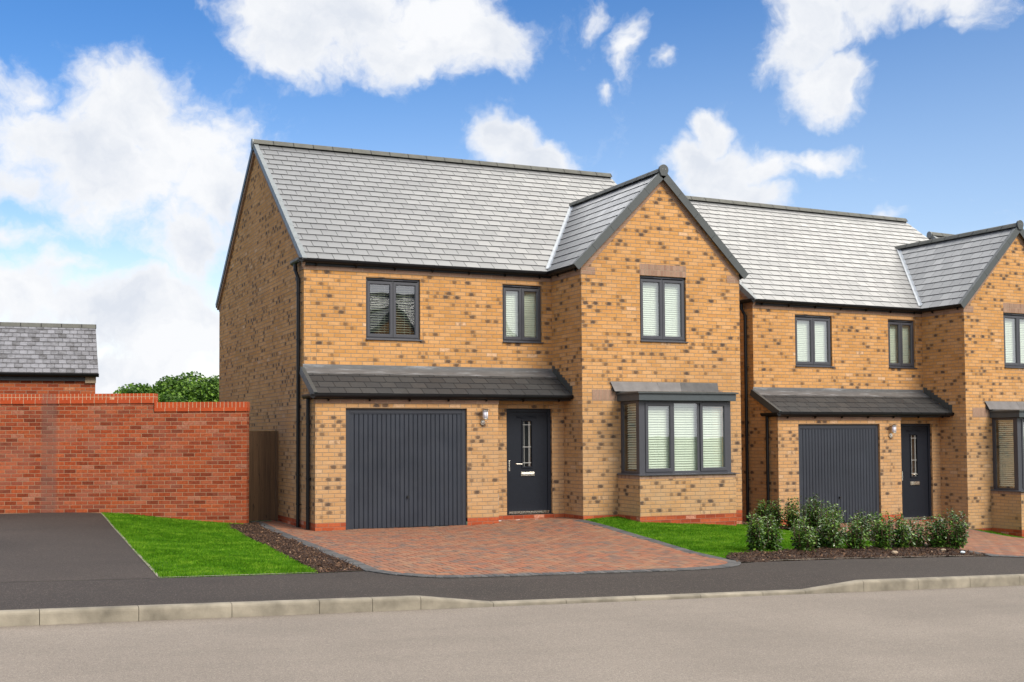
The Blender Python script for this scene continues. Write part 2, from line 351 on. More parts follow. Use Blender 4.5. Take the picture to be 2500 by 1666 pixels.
M['bark2'] = plain('tree_bark', (.09,.07,.05), .9, noise=.3, bump=.01)

# ------------------------------------------------------------------ mesh builder
class MB:
    def __init__(s, tf=None): s.v = []; s.f = []; s.m = []; s.uv = []; s.tf = tf
    def face(s, pts, m=0, uv=None):
        if s.tf: pts = [s.tf(*p) for p in pts]
        i = len(s.v); s.v += [tuple(p) for p in pts]; s.f.append(list(range(i, i+len(pts)))); s.m.append(m); s.uv.append(uv)
    def box(s, x0, x1, y0, y1, z0, z1, m=0):
        if x0 > x1: x0, x1 = x1, x0
        if y0 > y1: y0, y1 = y1, y0
        if z0 > z1: z0, z1 = z1, z0
        s.hexa([(x0,y0,z0),(x1,y0,z0),(x1,y1,z0),(x0,y1,z0)], [(x0,y0,z1),(x1,y0,z1),(x1,y1,z1),(x0,y1,z1)], m)
    def hexa(s, a, b, m=0):
        n = len(a)
        if s.tf: a = [s.tf(*p) for p in a]; b = [s.tf(*p) for p in b]
        i = len(s.v); s.v += [tuple(p) for p in a]+[tuple(p) for p in b]
        s.f.append([i+k for k in range(n)][::-1]); s.f.append([i+n+k for k in range(n)])
        for k in range(n): s.f.append([i+k, i+(k+1) % n, i+n+(k+1) % n, i+n+k])
        s.m += [m]*(n+2); s.uv += [None]*(n+2)
    def tube(s, pts, r, seg=10, m=0, caps=True):
        pts = [Vector(p) for p in pts]; rs = r if hasattr(r, '__len__') else [r]*len(pts); rings = []
        for i, p in enumerate(pts):
            t = (pts[min(i+1, len(pts)-1)]-pts[max(i-1, 0)]).normalized()
            a = t.orthogonal().normalized() if abs(t.z) > .98 else t.cross(Vector((0,0,1))).normalized(); b = t.cross(a)
            if i and rings:
                pass
            rings.append([p + (a*math.cos(2*math.pi*k/seg)+b*math.sin(2*math.pi*k/seg))*rs[i] for k in range(seg)])
        i0 = len(s.v)
        for rg in rings: s.v += [tuple(q) for q in rg]
        for j in range(len(rings)-1):
            for k in range(seg):
                s.f.append([i0+j*seg+k, i0+j*seg+(k+1) % seg, i0+(j+1)*seg+(k+1) % seg, i0+(j+1)*seg+k]); s.m.append(m); s.uv.append(None)
        if caps:
            s.f.append([i0+k for k in range(seg)]); s.f.append([i0+(len(rings)-1)*seg+k for k in range(seg)]); s.m += [m, m]; s.uv += [None, None]
    def build(s, name, mats, parent=None, bevel=0., smooth=False, fixn=True):
        me = bpy.data.meshes.new(name); me.from_pydata(s.v, [], s.f); me.update()
        if not isinstance(mats, (list, tuple)): mats = [mats]
        for q in mats: me.materials.append(q)
        me.polygons.foreach_set('material_index', s.m)
        if fixn:
            bm = bmesh.new(); bm.from_mesh(me); bmesh.ops.recalc_face_normals(bm, faces=bm.faces)
            if bevel: bmesh.ops.bevel(bm, geom=list(bm.edges), offset=bevel, segments=2, profile=.5, affect='EDGES', clamp_overlap=True)
            bm.to_mesh(me); bm.free()
        uvl = me.uv_layers.new(name='UVMap')
        data = np.zeros(len(me.loops)*2)
        for p in me.polygons:
            n = p.normal
            for li in p.loop_indices:
                co = me.vertices[me.loops[li].vertex_index].co
                if abs(n.x) > abs(n.y) and abs(n.x) > abs(n.z)*.8: a, b = co.y+.1125, co.z
                elif abs(n.y) >= abs(n.x) and abs(n.y) > abs(n.z)*.8: a, b = co.x, co.z
                else: a, b = co.x, co.y
                data[2*li] = a; data[2*li+1] = b
        uvl.data.foreach_set('uv', data)
        if smooth: me.polygons.foreach_set('use_smooth', [True]*len(me.polygons))
        o = bpy.data.objects.new(name, me); COL.objects.link(o)
        if parent: o.parent = parent
        return o

def tag(o, label=None, cat=None, group=None, kind=None):
    if label: o['label'] = label
    if cat: o['category'] = cat
    if group: o['group'] = group
    if kind: o['kind'] = kind
    return o
def empty(name, loc=(0,0,0), rz=0.):
    o = bpy.data.objects.new(name, None); COL.objects.link(o); o.location = loc; o.rotation_euler = (0,0,rz); o.empty_display_size = .2; return o
def copy_tree(o, parent=None, skip=()):
    kids = list(o.children)
    c = o.copy(); COL.objects.link(c); c.parent = parent
    for ch in kids:
        if ch.name.split('.')[0] in skip: continue
        copy_tree(ch, c, skip)
    return c

def wall(mb, tf, u0, u1, z0, z1, holes, depth, m=0):
    """vertical wall in (u, d, z); holes (u0,u1,z0,z1) with reveals going in by depth"""
    us = sorted({u0, u1, *[h[0] for h in holes], *[h[1] for h in holes]}); zs = sorted({z0, z1, *[h[2] for h in holes], *[h[3] for h in holes]})
    us = [q for q in us if u0 <= q <= u1]; zs = [q for q in zs if z0 <= q <= z1]
    for i in range(len(us)-1):
        for j in range(len(zs)-1):
            cu_, cz_ = (us[i]+us[i+1])/2, (zs[j]+zs[j+1])/2
            if any(h[0] < cu_ < h[1] and h[2] < cz_ < h[3] for h in holes): continue
            mb.face([tf(us[i],0,zs[j]), tf(us[i+1],0,zs[j]), tf(us[i+1],0,zs[j+1]), tf(us[i],0,zs[j+1])], m)
    for h in holes:
        a, b, c, d_ = max(h[0], u0), min(h[1], u1), max(h[2], z0), min(h[3], z1)
        if h[0] >= u0: mb.face([tf(a,0,c), tf(a,depth,c), tf(a,depth,d_), tf(a,0,d_)], m)
        if h[1] <= u1: mb.face([tf(b,0,c), tf(b,depth,c), tf(b,depth,d_), tf(b,0,d_)], m)
        if h[3] <= z1: mb.face([tf(a,0,d_), tf(b,0,d_), tf(b,depth,d_), tf(a,depth,d_)], m)
        if h[2] >= z0: mb.face([tf(a,0,c), tf(b,0,c), tf(b,depth,c), tf(a,depth,c)], m)

def ring(mb, u0, u1, z0, z1, w_, d0, d1, m=0, wb=None, bev=.012):
    """picture frame with mitred sloping inner edge; d0 front, d1 back"""
    wb = wb or w_
    i0, i1, j0, j1 = u0+w_, u1-w_, z0+wb, z1-w_
    o = [(u0,z0),(u1,z0),(u1,z1),(u0,z1)]; a = [(i0-bev,j0-bev),(i1+bev,j0-bev),(i1+bev,j1+bev),(i0-bev,j1+bev)]; b = [(i0,j0),(i1,j0),(i1,j1),(i0,j1)]
    for k in range(4):
        k2 = (k+1) % 4
        mb.face([(o[k][0],d0,o[k][1]),(o[k2][0],d0,o[k2][1]),(a[k2][0],d0,a[k2][1]),(a[k][0],d0,a[k][1])], m)
        mb.face([(a[k][0],d0,a[k][1]),(a[k2][0],d0,a[k2][1]),(b[k2][0],d0+bev,b[k2][1]),(b[k][0],d0+bev,b[k][1])], m)
        mb.face([(b[k][0],d0+bev,b[k][1]),(b[k2][0],d0+bev,b[k2][1]),(b[k2][0],d1,b[k2][1]),(b[k][0],d1,b[k][1])], m)
        mb.face([(o[k][0],d0,o[k][1]),(o[k2][0],d0,o[k2][1]),(o[k2][0],d1,o[k2][1]),(o[k][0],d1,o[k][1])], m)

def blind(tf, u0, u1, z0, z1, d, ang, pitch, parent):
    mb = MB(tf); n = int((z1-z0)/pitch); w_ = .042 if ang < 10 else .05 if ang < 45 else .0475; ang = 60 if ang > 60 else ang
    for i in range(n):
        zc = z0+.02+(i+.5)*pitch + rng.uniform(-.0015, .0015); a = R(ang+rng.uniform(-2, 2))
        dy, dz = math.cos(a)*w_/2, math.sin(a)*w_/2
        # front edge low, back edge high
        mb.hexa([(u0,d-dy,zc-dz),(u1,d-dy,zc-dz),(u1,d+dy,zc+dz),(u0,d+dy,zc+dz)],
                [(u0,d-dy,zc-dz+.003),(u1,d-dy,zc-dz+.003),(u1,d+dy,zc+dz+.003),(u0,d+dy,zc+dz+.003)])
    for u in (u0+.08, (u0+u1)/2+.03, u1-.08) if u1-u0 > .4 else (u0+.07, u1-.07):
        mb.box(u-.0012, u+.0012, d-.032, d-.030, z0, z1)
    return mb.build('blind', M['blind'], parent)

def window(parent, tf, x0, x1, z0, z1, mode='closed', mull=None, sill=True):
    """two-light casement; d measured inwards from the wall face"""
    mb = MB(tf); D0, D1 = .045, .11
    ring(mb, x0, x1, z0+.028, z1, .048, D0, D1, wb=.055)
    xm = mull or (x0+x1)/2
    mb.box(xm-.02, xm+.02, D0+.004, D1, z0+.08, z1-.05)
    f = mb.build('window', M['anthra'], parent)
    c = (x0+x1)/2
    for a, b in ((x0+.034, xm-.004), (xm+.004, x1-.034)):
        sb = MB(tf); ring(sb, a, b, z0+.062, z1-.066, .062, D0-.016, D1-.02)
        s = sb.build('sash', M['anthra'], f)
        g = MB(tf); g.face([(a+.058,D0+.012,z0+.12),(b-.058,D0+.012,z0+.12),(b-.058,D0+.012,z1-.124),(a+.058,D0+.012,z1-.124)])
        g.build('pane', M['glass'], f, fixn=False)
        if mode == 'closed': blind(tf, a+.01, b+.015, z0+.09, z1-.09, D1+.03, 66, .0435, f)
        else: blind(tf, a+.03, b-.03, z0+.09, z1-.09, D1+.12, -7, .0475, f)
    v = MB(tf); v.box(c-.21, c+.21, D0-.016, D0+.004, z1-.044, z1-.026); v.build('trickle_vent', M['anthra'], f, bevel=.004)
    if sill:
        sb = MB(tf)
        sb.hexa([(x0-.002,-.035,z0-.004),(x1+.03,-.035,z0-.004),(x1+.03,D1,z0-.004),(x0-.002,D1,z0-.004)],
                [(x0-.002,-.035,z0+.018),(x1+.03,-.035,z0+.018),(x1+.03,D1,z0+.036),(x0-.002,D1,z0+.036)])
        sb.build('sill', M['anthra'], f, bevel=.004)
    return f

def slates(mb, O, U, S, width, length, gauge=.25, w_=.30, t=.013, lap=.03, skip_rows=0, seed=1, clip=None, gp=.005, edge=0):
    """O: bottom left corner on plane; U unit along eave; S unit up slope"""
    rg = random.Random(seed); O, U, S = Vector(O), Vector(U), Vector(S); N = U.cross(S).normalized()
    if N.z < 0: N = -N
    rows = int(math.ceil(length/gauge))
    for r in range(skip_rows, rows):
        s0 = r*gauge; s1 = min(s0+gauge+lap, length); x = -(w_/2 if r % 2 else 0)
        while x < width-.01:
            a, b = max(x, 0)+gp, min(x+w_, width)-gp; x += w_
            if b-a < .03: continue
            if clip and not clip((a+b)/2, s0+gauge/2): continue
            j = rg.uniform(-.003, .003); tt = t+rg.uniform(-.0006, .0006); k = rg.uniform(-.0003, .0003)
            p = lambda q, e, h: O+U*q+S*e+N*h
            mb.hexa([p(a,s0+j,.002), p(b,s0+j,.002), p(b,s1,.0), p(a,s1,.0)],
                    [p(a,s0+j,.003+tt+k), p(b,s0+j,.003+tt-k), p(b,s1,.003), p(a,s1,.003)])
            if edge: mb.m[-4] = edge

def ridge_run(mb, A, B, Rr=.105, n=None, L=.45, lift=.0, slope=40, up=(0,0,1)):
    A, B = Vector(A), Vector(B); D = (B-A); tot = D.length; D.normalize(); Wd = D.cross(Vector((0,0,1))).normalized(); Z = Vector((0,0,1))
    q = 0; i = 0
    prof = [(-1.22,-1.0),(-.72,-.28),(-.42,.03),(0,.16),(.42,.03),(.72,-.28),(1.22,-1.0)]
    while q < tot-.02:
        e = min(q+L, tot)
        def rg(p, s): return [A+D*p+Wd*(x*Rr*s)+Z*(z*Rr*s+lift) for x, z in prof]
        for (a, b, s) in ((q, e-.016, 1.0), (e-.016, e, .93)):
            r1, r2 = rg(a, s), rg(b, s)
            for k in range(len(prof)-1): mb.face([r1[k], r1[k+1], r2[k+1], r2[k]], 0 if s == 1. else 1)
        if q == 0: mb.face(rg(q, 1.))
        if e >= tot-.001: mb.face(rg(e, .93))
        q = e; i += 1

def gutter(parent, A, B, name='gutter', closed=(True, True), brackets=True, side=(0,-1,0), r=.058):
    """half round gutter from A to B (points at back top edge); side = outward"""
    A, B, S = Vector(A), Vector(B), Vector(side); mb = MB(); Z = Vector((0,0,1)); D = (B-A).normalized(); L = (B-A).length
    prof = [(0,0)] + [(r-r*math.cos(t), -r*math.sin(t)*1.15) for t in [math.pi*k/8 for k in range(1, 8)]] + [(2*r, 0), (2*r, .012), (2*r-.008, .012), (2*r-.008, 0.)]
    prof = prof + [(r-(r-.006)*math.cos(t), -(r-.006)*math.sin(t)*1.15) for t in [math.pi*k/8 for k in range(7, 0, -1)]] + [(.006, 0)]
    P = lambda p, o: A+D*o+S*p[0]+Z*p[1]
    for k in range(len(prof)):
        a, b = prof[k], prof[(k+1) % len(prof)]; mb.face([P(a,0), P(b,0), P(b,L), P(a,L)])
    half = prof[:9]
    for o, c in ((0, closed[0]), (L, closed[1])):
        if c: mb.face([P(p, o) for p in half])
    g = mb.build(name, M['black'], parent)
    if brackets:
        q = .35
        while q < L-.1:
            bb = MB(); w_ = .014
            pr_ = [(-.0, .0)] + [(r-(r+.006)*math.cos(t), -(r+.006)*math.sin(t)*1.15) for t in [math.pi*k/6 for k in range(1, 6)]] + [(2*r+.007, 0), (2*r+.007,.016),(2*r-.01,.016)]
            for k in range(len(pr_)-1):
                bb.hexa([P(pr_[k],q-w_),P(pr_[k],q+w_),P(pr_[k+1],q+w_),P(pr_[k+1],q-w_)],[P((pr_[k][0]*.97,pr_[k][1]*.96),q-w_),P((pr_[k][0]*.97,pr_[k][1]*.96),q+w_),P((pr_[k+1][0]*.97,pr_[k+1][1]*.96),q+w_),P((pr_[k+1][0]*.97,pr_[k+1][1]*.96),q-w_)])
            bb.hexa([P((-.01,-.12),q-w_),P((-.01,-.12),q+w_),P((.02,-.11),q+w_),P((.02,-.11),q-w_)],[P((-.01,-.02),q-w_),P((-.01,-.02),q+w_),P((.05,-.07),q+w_),P((.05,-.07),q-w_)])
            bb.build('gutter_bracket', M['black'], g); q += .78
    return g

# ------------------------------------------------------------------ house
YU, YR, YP, XP, XR, YB = .8135, .309, -.503, 5.194, 8.91, 9.10
ZU, XG1, XG2 = 4.87, 2.97, 3.62
YM = (YU+YB)/2
EA, EZ = .66, 5.05; TAN = .7319; CS = math.hypot(1, TAN)
front = lambda y: (lambda u, d_, z: (u, y+d_, z))
def roofz(y): return EZ+(y-EA)*TAN

def make_house(loc, rz, label, group, zs=.95, zdpc=.15, zdoor=.17, w1='open', ground=-.6, gdoor_bottom=0.):
    H = empty('detached_house', loc, rz); tag(H, label, 'house', group)
    W1 = (1.215, 2.322, 3.575, 4.782); W2 = (4.087, 4.965, 3.6, 4.782); W3 = (6.515, 7.60, 3.585, 4.918)
    ZS = zs
    # ---- brick walls
    mb = MB(); zp = .15
    tfu = front(YU)
    wall(mb, tfu, 0, XP, 2.9, ZU, [W1, W2], .12)
    wall(mb, front(0.), 0, XG2, zp, 2.325, [(.572, XG1, -1, 2.24)], .1)
    wall(mb, front(YR), XG2, XP, zdoor-.02 if zdoor < zp else zp, 2.42, [(3.934, 4.932, -1, 2.25)], .1)
    mb.face([(XG2,0,zp),(XG2,YR,zp),(XG2,YR,2.4),(XG2,0,2.4)])
    bay = (6.10, 8.08, ZS+.02, 2.37)
    wall(mb, front(YP), XP, XR, zdpc, ZU, [W3, bay], .1)
    # projecting gable triangle, with its window head above ZU handled by strips
    X0, X1, XA = XP, XR, 7.045
    mb.face([(X0,YP,ZU),(W3[0],YP,ZU),(W3[0],YP,4.918),(X0,YP,4.918)]); mb.face([(W3[1],YP,ZU),(X1,YP,ZU),(X1,YP,4.918),(W3[1],YP,4.918)])
    mb.face([(X0,YP,4.918),(X1,YP,4.918),(X1,YP,5.12),(XA,YP,6.98),(X0,YP,5.12)])
    mb.face([(XP,YP,zdpc),(XP,YU,zdpc),(XP,YU,4.96),(XP,YP,4.96)])
    # left gable
    mb.face([(0,0,zp),(0,YB,zp),(0,YB,4.95),(0,YM,4.95+(YM-YU)*TAN+.12),(0,YU,5.06),(0,YU,2.98),(0,0,2.42)])
    mb.face([(XR,YP,zdpc),(XR,YB,zdpc),(XR,YB,4.95),(XR,YM,8.0),(XR,YU,5.06),(XR,YP,5.0)])
    mb.face([(0,YB,zp),(XR,YB,zp),(XR,YB,4.95),(0,YB,4.95)])
    # bay brickwork
    YBF, XB0, XB1 = -1.355, 5.969, 8.17; zb = zdpc+.01
    mb.face([(XB0,YBF,zb),(XB1,YBF,zb),(XB1,YBF,ZS-.085),(XB0,YBF,ZS-.085)])
    for X in (XB0, XB1): mb.face([(X,YP,zb),(X,YBF,zb),(X,YBF,ZS-.085),(X,YP,ZS-.085)])
    mb.build('brick_wall', M['buff'], H)
    # plinth
    mb = MB(); g = ground
    mb.face([(0,0,g),(.572,0,g),(.572,0,zp),(0,0,zp)]); mb.face([(XG1,0,g),(XG2,0,g),(XG2,0,zp),(XG1,0,zp)])
    mb.face([(XG2,0,g),(XG2,YR,g),(XG2,YR,zp),(XG2,0,zp)])
    zq = min(zp, zdoor-.02)
    if zdoor >= zp:
        mb.face([(XG2,YR,g),(3.934,YR,g),(3.934,YR,zp),(XG2,YR,zp)]); mb.face([(3.934,YR,g),(4.932,YR,g),(4.932,YR,zdoor-.02),(3.934,YR,zdoor-.02)]); mb.face([(4.932,YR,g),(XP,YR,g),(XP,YR,zp),(4.932,YR,zp)])
    else: mb.face([(XG2,YR,g),(XP,YR,g),(XP,YR,zq),(XG2,YR,zq)])
    mb.face([(XP,YR+.2,g),(XP,YP,g),(XP,YP,zdpc),(XP,YR+.2,zdpc)]); mb.face([(XP,YP,g),(XR,YP,g),(XR,YP,zdpc),(XP,YP,zdpc)])
    mb.face([(XR,YP,g),(XR,YB,g),(XR,YB,zdpc),(XR,YP,zdpc)]); mb.face([(0,0,g),(0,YB,g),(0,YB,zp),(0,0,zp)]); mb.face([(0,YB,g),(XR,YB,g),(XR,YB,zp),(0,YB,zp)])
    mb.face([(XB0,YBF,g),(XB1,YBF,g),(XB1,YBF,zb),(XB0,YBF,zb)])
    for X in (XB0, XB1): mb.face([(X,YP,g),(X,YBF,g),(X,YBF,zb),(X,YP,zb)])
    mb.build('plinth', M['plinth'], H)
    # brown corbel courses, kneelers, verge bricks
    def one(name, mat, *a, bevel=0., par=None):
        b1 = MB(); b1.box(*a); return b1.build(name, mat, par or H, bevel=bevel)
    one('corbel_course', M['brown'], -.015, XP-.001, YU-.014, YU+.05, ZU, ZU+.075); one('corbel_course', M['brown'], XP-.014, XP+.05, YP+.002, YU-.016, ZU, ZU+.11)
    one('corbel_course', M['brown'], -.012, XG2+.012, -.012, .05, 2.325, 2.40)
    for a in ((XP-.006, XP+.31, YP-.006, YP+.02, ZU+.002, ZU+.148), (XR-.31, XR+.006, YP-.006, YP+.05, ZU-.01, ZU+.14), (-.012, .02, YU+.003, YU+.30, ZU+.001, ZU+.145), (-.012, .02, YB-.22, YB+.012, ZU, ZU+.17)): one('kneeler', M['brown'], *a)
    for sgn in (-1, 1):   # sloping cut bricks under the verges of the projecting gable
        a = [(XA+sgn*1.82, 5.02), (XA+sgn*1.70, 5.02), (XA+sgn*.0, 6.78), (XA+sgn*.0, 6.93)]
        mb = MB(); mb.hexa([(q[0], YP-.004, q[1]) for q in a], [(q[0], YP+.004, q[1]) for q in a]); mb.build('verge_brickwork', M['brown'], H)
    mb = MB(); mb.box(W3[0], 7.61, YP-.003, YP+.02, 4.922, 5.152); mb.build('soldier_lintel', M['soldier'], H)
    one('soldier_course', M['soldier'], 5.407, 8.45, YP-.003, YP+.02, 2.39, 2.612); one('header_course', M['soldier'], XB0-.002, XB1+.002, YBF-.002, YP-.0, ZS-.083, ZS-.015)

    # ---- main roof
    mb = MB(); S = Vector((0, 1, TAN)).normalized(); L = (YM-EA)*CS
    slates(mb, (-.05, EA, EZ), (1,0,0), S, 8.94, L-.02, seed=3, edge=1)
    mb.hexa([(-.05,EA+.02,EZ-.035),(8.89,EA+.02,EZ-.035),(8.89,YM,roofz(YM)-.05),(-.05,YM,roofz(YM)-.05)], [(-.05,EA+.02,EZ+.001),(8.89,EA+.02,EZ+.001),(8.89,YM,roofz(YM)-.006),(-.05,YM,roofz(YM)-.006)], 1)
    y2 = 2*YM-EA
    mb.hexa([(-.05,y2,EZ-.035),(8.89,y2,EZ-.035),(8.89,YM,roofz(YM)-.05),(-.05,YM,roofz(YM)-.05)], [(-.05,y2,EZ+.001),(8.89,y2,EZ+.001),(8.89,YM,roofz(YM)-.001),(-.05,YM,roofz(YM)-.001)])
    rf = mb.build('roof', [M['slate'], M['slate_edge']], H)
    # projecting gable roof
    mb = MB(); PZ = 5.045; PX0, PX1, PA = 5.015, 9.045, 7.03; YF = YP-.085; S1 = Vector((1,0,1)).normalized(); LL = (PA-PX0)*math.sqrt(2)
    slates(mb, (PX0, 3.4, PZ), (0,-1,0), S1, 3.4-YF-.03, LL-.02, seed=5, edge=1)
    slates(mb, (PX1, YF+.03, PZ), (0,1,0), Vector((-1,0,1)).normalized(), 3.4-YF-.03, LL-.02, seed=6, edge=1)
    pz = PZ+(PA-PX0)
    mb.hexa([(PX0+.02,YF,PZ-.02),(PX0+.02,3.3,PZ-.02),(PA,3.3,pz-.04),(PA,YF,pz-.04)], [(PX0+.0,YF,PZ+.0),(PX0+.0,3.3,PZ+.0),(PA,3.3,pz-.004),(PA,YF,pz-.004)], 1)
    mb.hexa([(PX1-.02,YF,PZ-.02),(PX1-.02,3.3,PZ-.02),(PA,3.3,pz-.045),(PA,YF,pz-.045)], [(PX1,YF,PZ),(PX1,3.3,PZ),(PA,3.3,pz-.003),(PA,YF,pz-.003)], 1)
    mb.build('gable_roof', [M['slate'], M['slate_edge']], H)
    # ridge tiles
    mb = MB(); zt = roofz(YM)+.075
    ridge_run(mb, (-.075, YM, zt), (8.9, YM, zt)); mb.build('ridge_tiles', [M['ridge'], M['slate_edge']], rf)
    mb = MB(); ridge_run(mb, (PA, YF-.0, pz+.055), (PA, 3.5, pz+.055), Rr=.1); mb.build('ridge_tiles', [M['ridge'], M['slate_edge']], rf)
    # ridge end caps
    for kind in (0, 1):
        mb = MB(); pr_ = [(.108*math.sin(t), .108*math.cos(t)) for t in [math.pi*(-.62+1.24*k/14) for k in range(15)]] + [(.06,-.125),(-.06,-.125)]
        if kind == 0: mb.hexa([(PA+a, YF-.05, pz+.01+b) for a, b in pr_], [(PA+a, YF+.0, pz+.01+b) for a, b in pr_])
        else: mb.hexa([(-.10, YM+a*.85, zt-.075+b*.9) for a, b in pr_], [(-.06, YM+a*.85, zt-.075+b*.9) for a, b in pr_])
        cp = mb.build('ridge_cap', M['bargedark'] if kind == 0 else M['verge'], rf, bevel=.004)
        if kind == 0:
            for sx in (-.032, .032):
                sm = MB(); sm.tube([(PA+sx, YF-.057, pz+.02), (PA+sx, YF-.049, pz+.02)], .006, 8); sm.build('screw', M['chrome'], cp)
    # verges
    mb = MB()
    def strip(p0, p1, wv_, hv):
        p0, p1 = Vector(p0), Vector(p1); a = [p0, p1, p1+Vector(wv_), p0+Vector(wv_)]; mb.hexa(a, [q+Vector(hv) for q in a])
    nn = Vector((0,-TAN,1)).normalized(); n2 = Vector((0,TAN,1)).normalized()
    e0 = Vector((-.075, EA-.01, EZ-.01)); e1 = Vector((-.075, YM, roofz(YM)))
    k = 20
    for i in range(k):   # stepped dry verge units
        a = e0.lerp(e1, i/k); b = e0.lerp(e1, (i+1)/k+.002); j = .004*(i % 2)
        strip(a-nn*.085, b-nn*.085, (.016,0,0), nn*(.118)); strip(a+nn*.014+Vector((.015,0,0)), b+nn*.014+Vector((.015,0,0)), (.075+j*3,0,0), nn*(.015+j*.4))
    mb.build('verge_trim', M['verge'], rf)
    mb = MB(); strip(tuple(Vector((-.07,2*YM-EA,EZ-.01))-n2*.085), tuple(Vector((-.07,YM,roofz(YM)))-n2*.085), (.085,0,0), n2*.115); mb.build('verge_trim', M['bargedark'], rf)
    mb = MB()
    strip(tuple(Vector((-.05,EA,EZ))-nn*.17), tuple(Vector((-.05,YM,roofz(YM)))-nn*.17), (.05,0,0), nn*.10)
    strip(tuple(Vector((-.05,2*YM-EA,EZ))-n2*.17), tuple(Vector((-.05,YM,roofz(YM)))-n2*.17), (.05,0,0), n2*.10)
    mb.build('verge_board', M['brown'], rf)
    mb = MB()
    for sg, PXE in ((1, PX0), (-1, PX1)):
        dv = Vector((sg,0,1)).normalized(); n3 = Vector((-sg,0,1)).normalized(); N_ = 5; LLn = LL-.03
        for i in range(N_):
            a = Vector((PXE,YF-.02,PZ))-dv*.02+dv*(LLn+.02)*i/N_; b = Vector((PXE,YF-.02,PZ))-dv*.02+dv*(LLn+.02)*(i+1)/N_-dv*.005
            strip(a-n3*.125, b-n3*.125, (0,.02,0), n3*.155); strip(a+n3*.014+Vector((0,.0195,0)), b+n3*.014+Vector((0,.0195,0)), (0,.075,0), n3*.016)
    mb.build('barge_trim', M['bargedark'], rf)
    # valley trim (left valley of projecting gable)
    def vy(s):   # point on the valley where both roof planes meet
        x_ = PX0+s; z_ = PZ+s; return Vector((x_, EA+(z_-EZ)/TAN, z_))
    mb = MB(); va, vb = vy(.06), vy(PA-PX0+.02); K = 12
    for i in range(K):
        p, q = va.lerp(vb, i/K), va.lerp(vb, (i+1)/K+.004); wd = Vector((-.055,0,.028+.001*(i % 2))); wd2 = Vector((.045,-.03,.052)); up = Vector((0,-.01,.028))
        mb.face([p+wd+up*0, q+wd+up*0, q+up, p+up]); mb.face([p+up, q+up, q+wd2+up*.3, p+wd2+up*.3])
    mb.build('valley_trim', M['valley'], rf)
    # fascia and gutters
    for a in ((-.02, XP-.03, YU-.05, YU-.025, 4.946, 5.04), (XP-.06, XP-.035, YP-.0, YU-.051, 4.982, 5.06), (-.0, XP-.03, -.05, -.025, 2.402, 2.49), (XR+.03, XR+.055, YP, 1.2, 4.95, 5.04)): one('fascia', M['fascia'], *a)
    for a in ((-.02, XP-.06, YU-.024, YU, 4.946, 4.962), (-.0, XP-.002, -.024, YR, 2.402, 2.42)): one('soffit', M['fascia'], *a)
    gutter(H, (-.13, YU-.05, 5.055), (XP-.06, YU-.05, 5.04))
    gutter(H, (XP-.06, YU-.06, 5.04), (XP-.06, YP-.03, 5.058), side=(-1,0,0))
    gutter(H, (-.035, YU-.16, 5.055), (-.035, 1.30, 5.055), side=(-1,0,0), brackets=False)
    gutter(H, (XR+.055, YP-.03, 5.04), (XR+.055, 1.4, 5.04), side=(1,0,0), brackets=False)
    gutter(H, (-.12, -.05, 2.478), (XP-.015, -.05, 2.495))
    gutter(H, (-.03, -.16, 2.478), (-.03, .42, 2.478), side=(-1,0,0), brackets=False)
    # ---- canopy roof over the garage and door
    cz0, cz1 = 2.50, 3.0; ct = (cz1-cz0)/(YU+.12); Sc = Vector((0,1,ct)).normalized(); Lc = math.hypot(YU+.12, cz1-cz0)
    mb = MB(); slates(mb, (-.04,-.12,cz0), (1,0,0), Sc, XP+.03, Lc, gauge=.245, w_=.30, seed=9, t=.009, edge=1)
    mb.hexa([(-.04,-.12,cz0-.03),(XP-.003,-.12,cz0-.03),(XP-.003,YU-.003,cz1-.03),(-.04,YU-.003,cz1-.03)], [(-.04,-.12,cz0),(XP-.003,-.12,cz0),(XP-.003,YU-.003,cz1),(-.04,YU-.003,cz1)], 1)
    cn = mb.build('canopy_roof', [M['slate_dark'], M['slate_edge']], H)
    mb = MB(); nc = Vector((0,-ct,1)).normalized()
    a, b = Vector((-.062,-.13,cz0)), Vector((-.062,YU+.02,cz1+.012))
    strip(tuple(a-nc*.12), tuple(b-nc*.12), (.02,0,0), nc*.145); strip(tuple(a+nc*.012+Vector((.02,0,0))), tuple(b+nc*.012+Vector((.02,0,0))), (.05,0,0), nc*.013)
    mb.build('verge_trim', M['bargedark'], cn)
    mb = MB(); K = 26   # lead apron, slightly wavy lower edge
    for i in range(K):
        xa, xb = -.02+i*(XP+.015)/K, -.02+(i+1)*(XP+.015)/K
        f0 = .008*math.sin(i*1.7)+.005*math.sin(i*4.1); f1 = .008*math.sin((i+1)*1.7)+.005*math.sin((i+1)*4.1)
        ya, yb_ = YU-.21+f0, YU-.21+f1; zl = lambda y_: cz0+(y_+.12)*ct+.016
        mb.face([(xa,ya,zl(ya)),(xb,yb_,zl(yb_)),(xb,YU-.01,cz1+.022),(xa,YU-.01,cz1+.022)])
        mb.face([(xa,YU-.01,cz1+.022),(xb,YU-.01,cz1+.022),(xb,YU-.006,3.085),(xa,YU-.006,3.085)])
        mb.face([(xa,ya,zl(ya)-.008),(xb,yb_,zl(yb_)-.008),(xb,yb_,zl(yb_)),(xa,ya,zl(ya))])
    mb.build('lead_apron', M['leadstreak'], cn)
    mb = MB(); K = 8    # stepped flashing on the side of the projecting bay wall
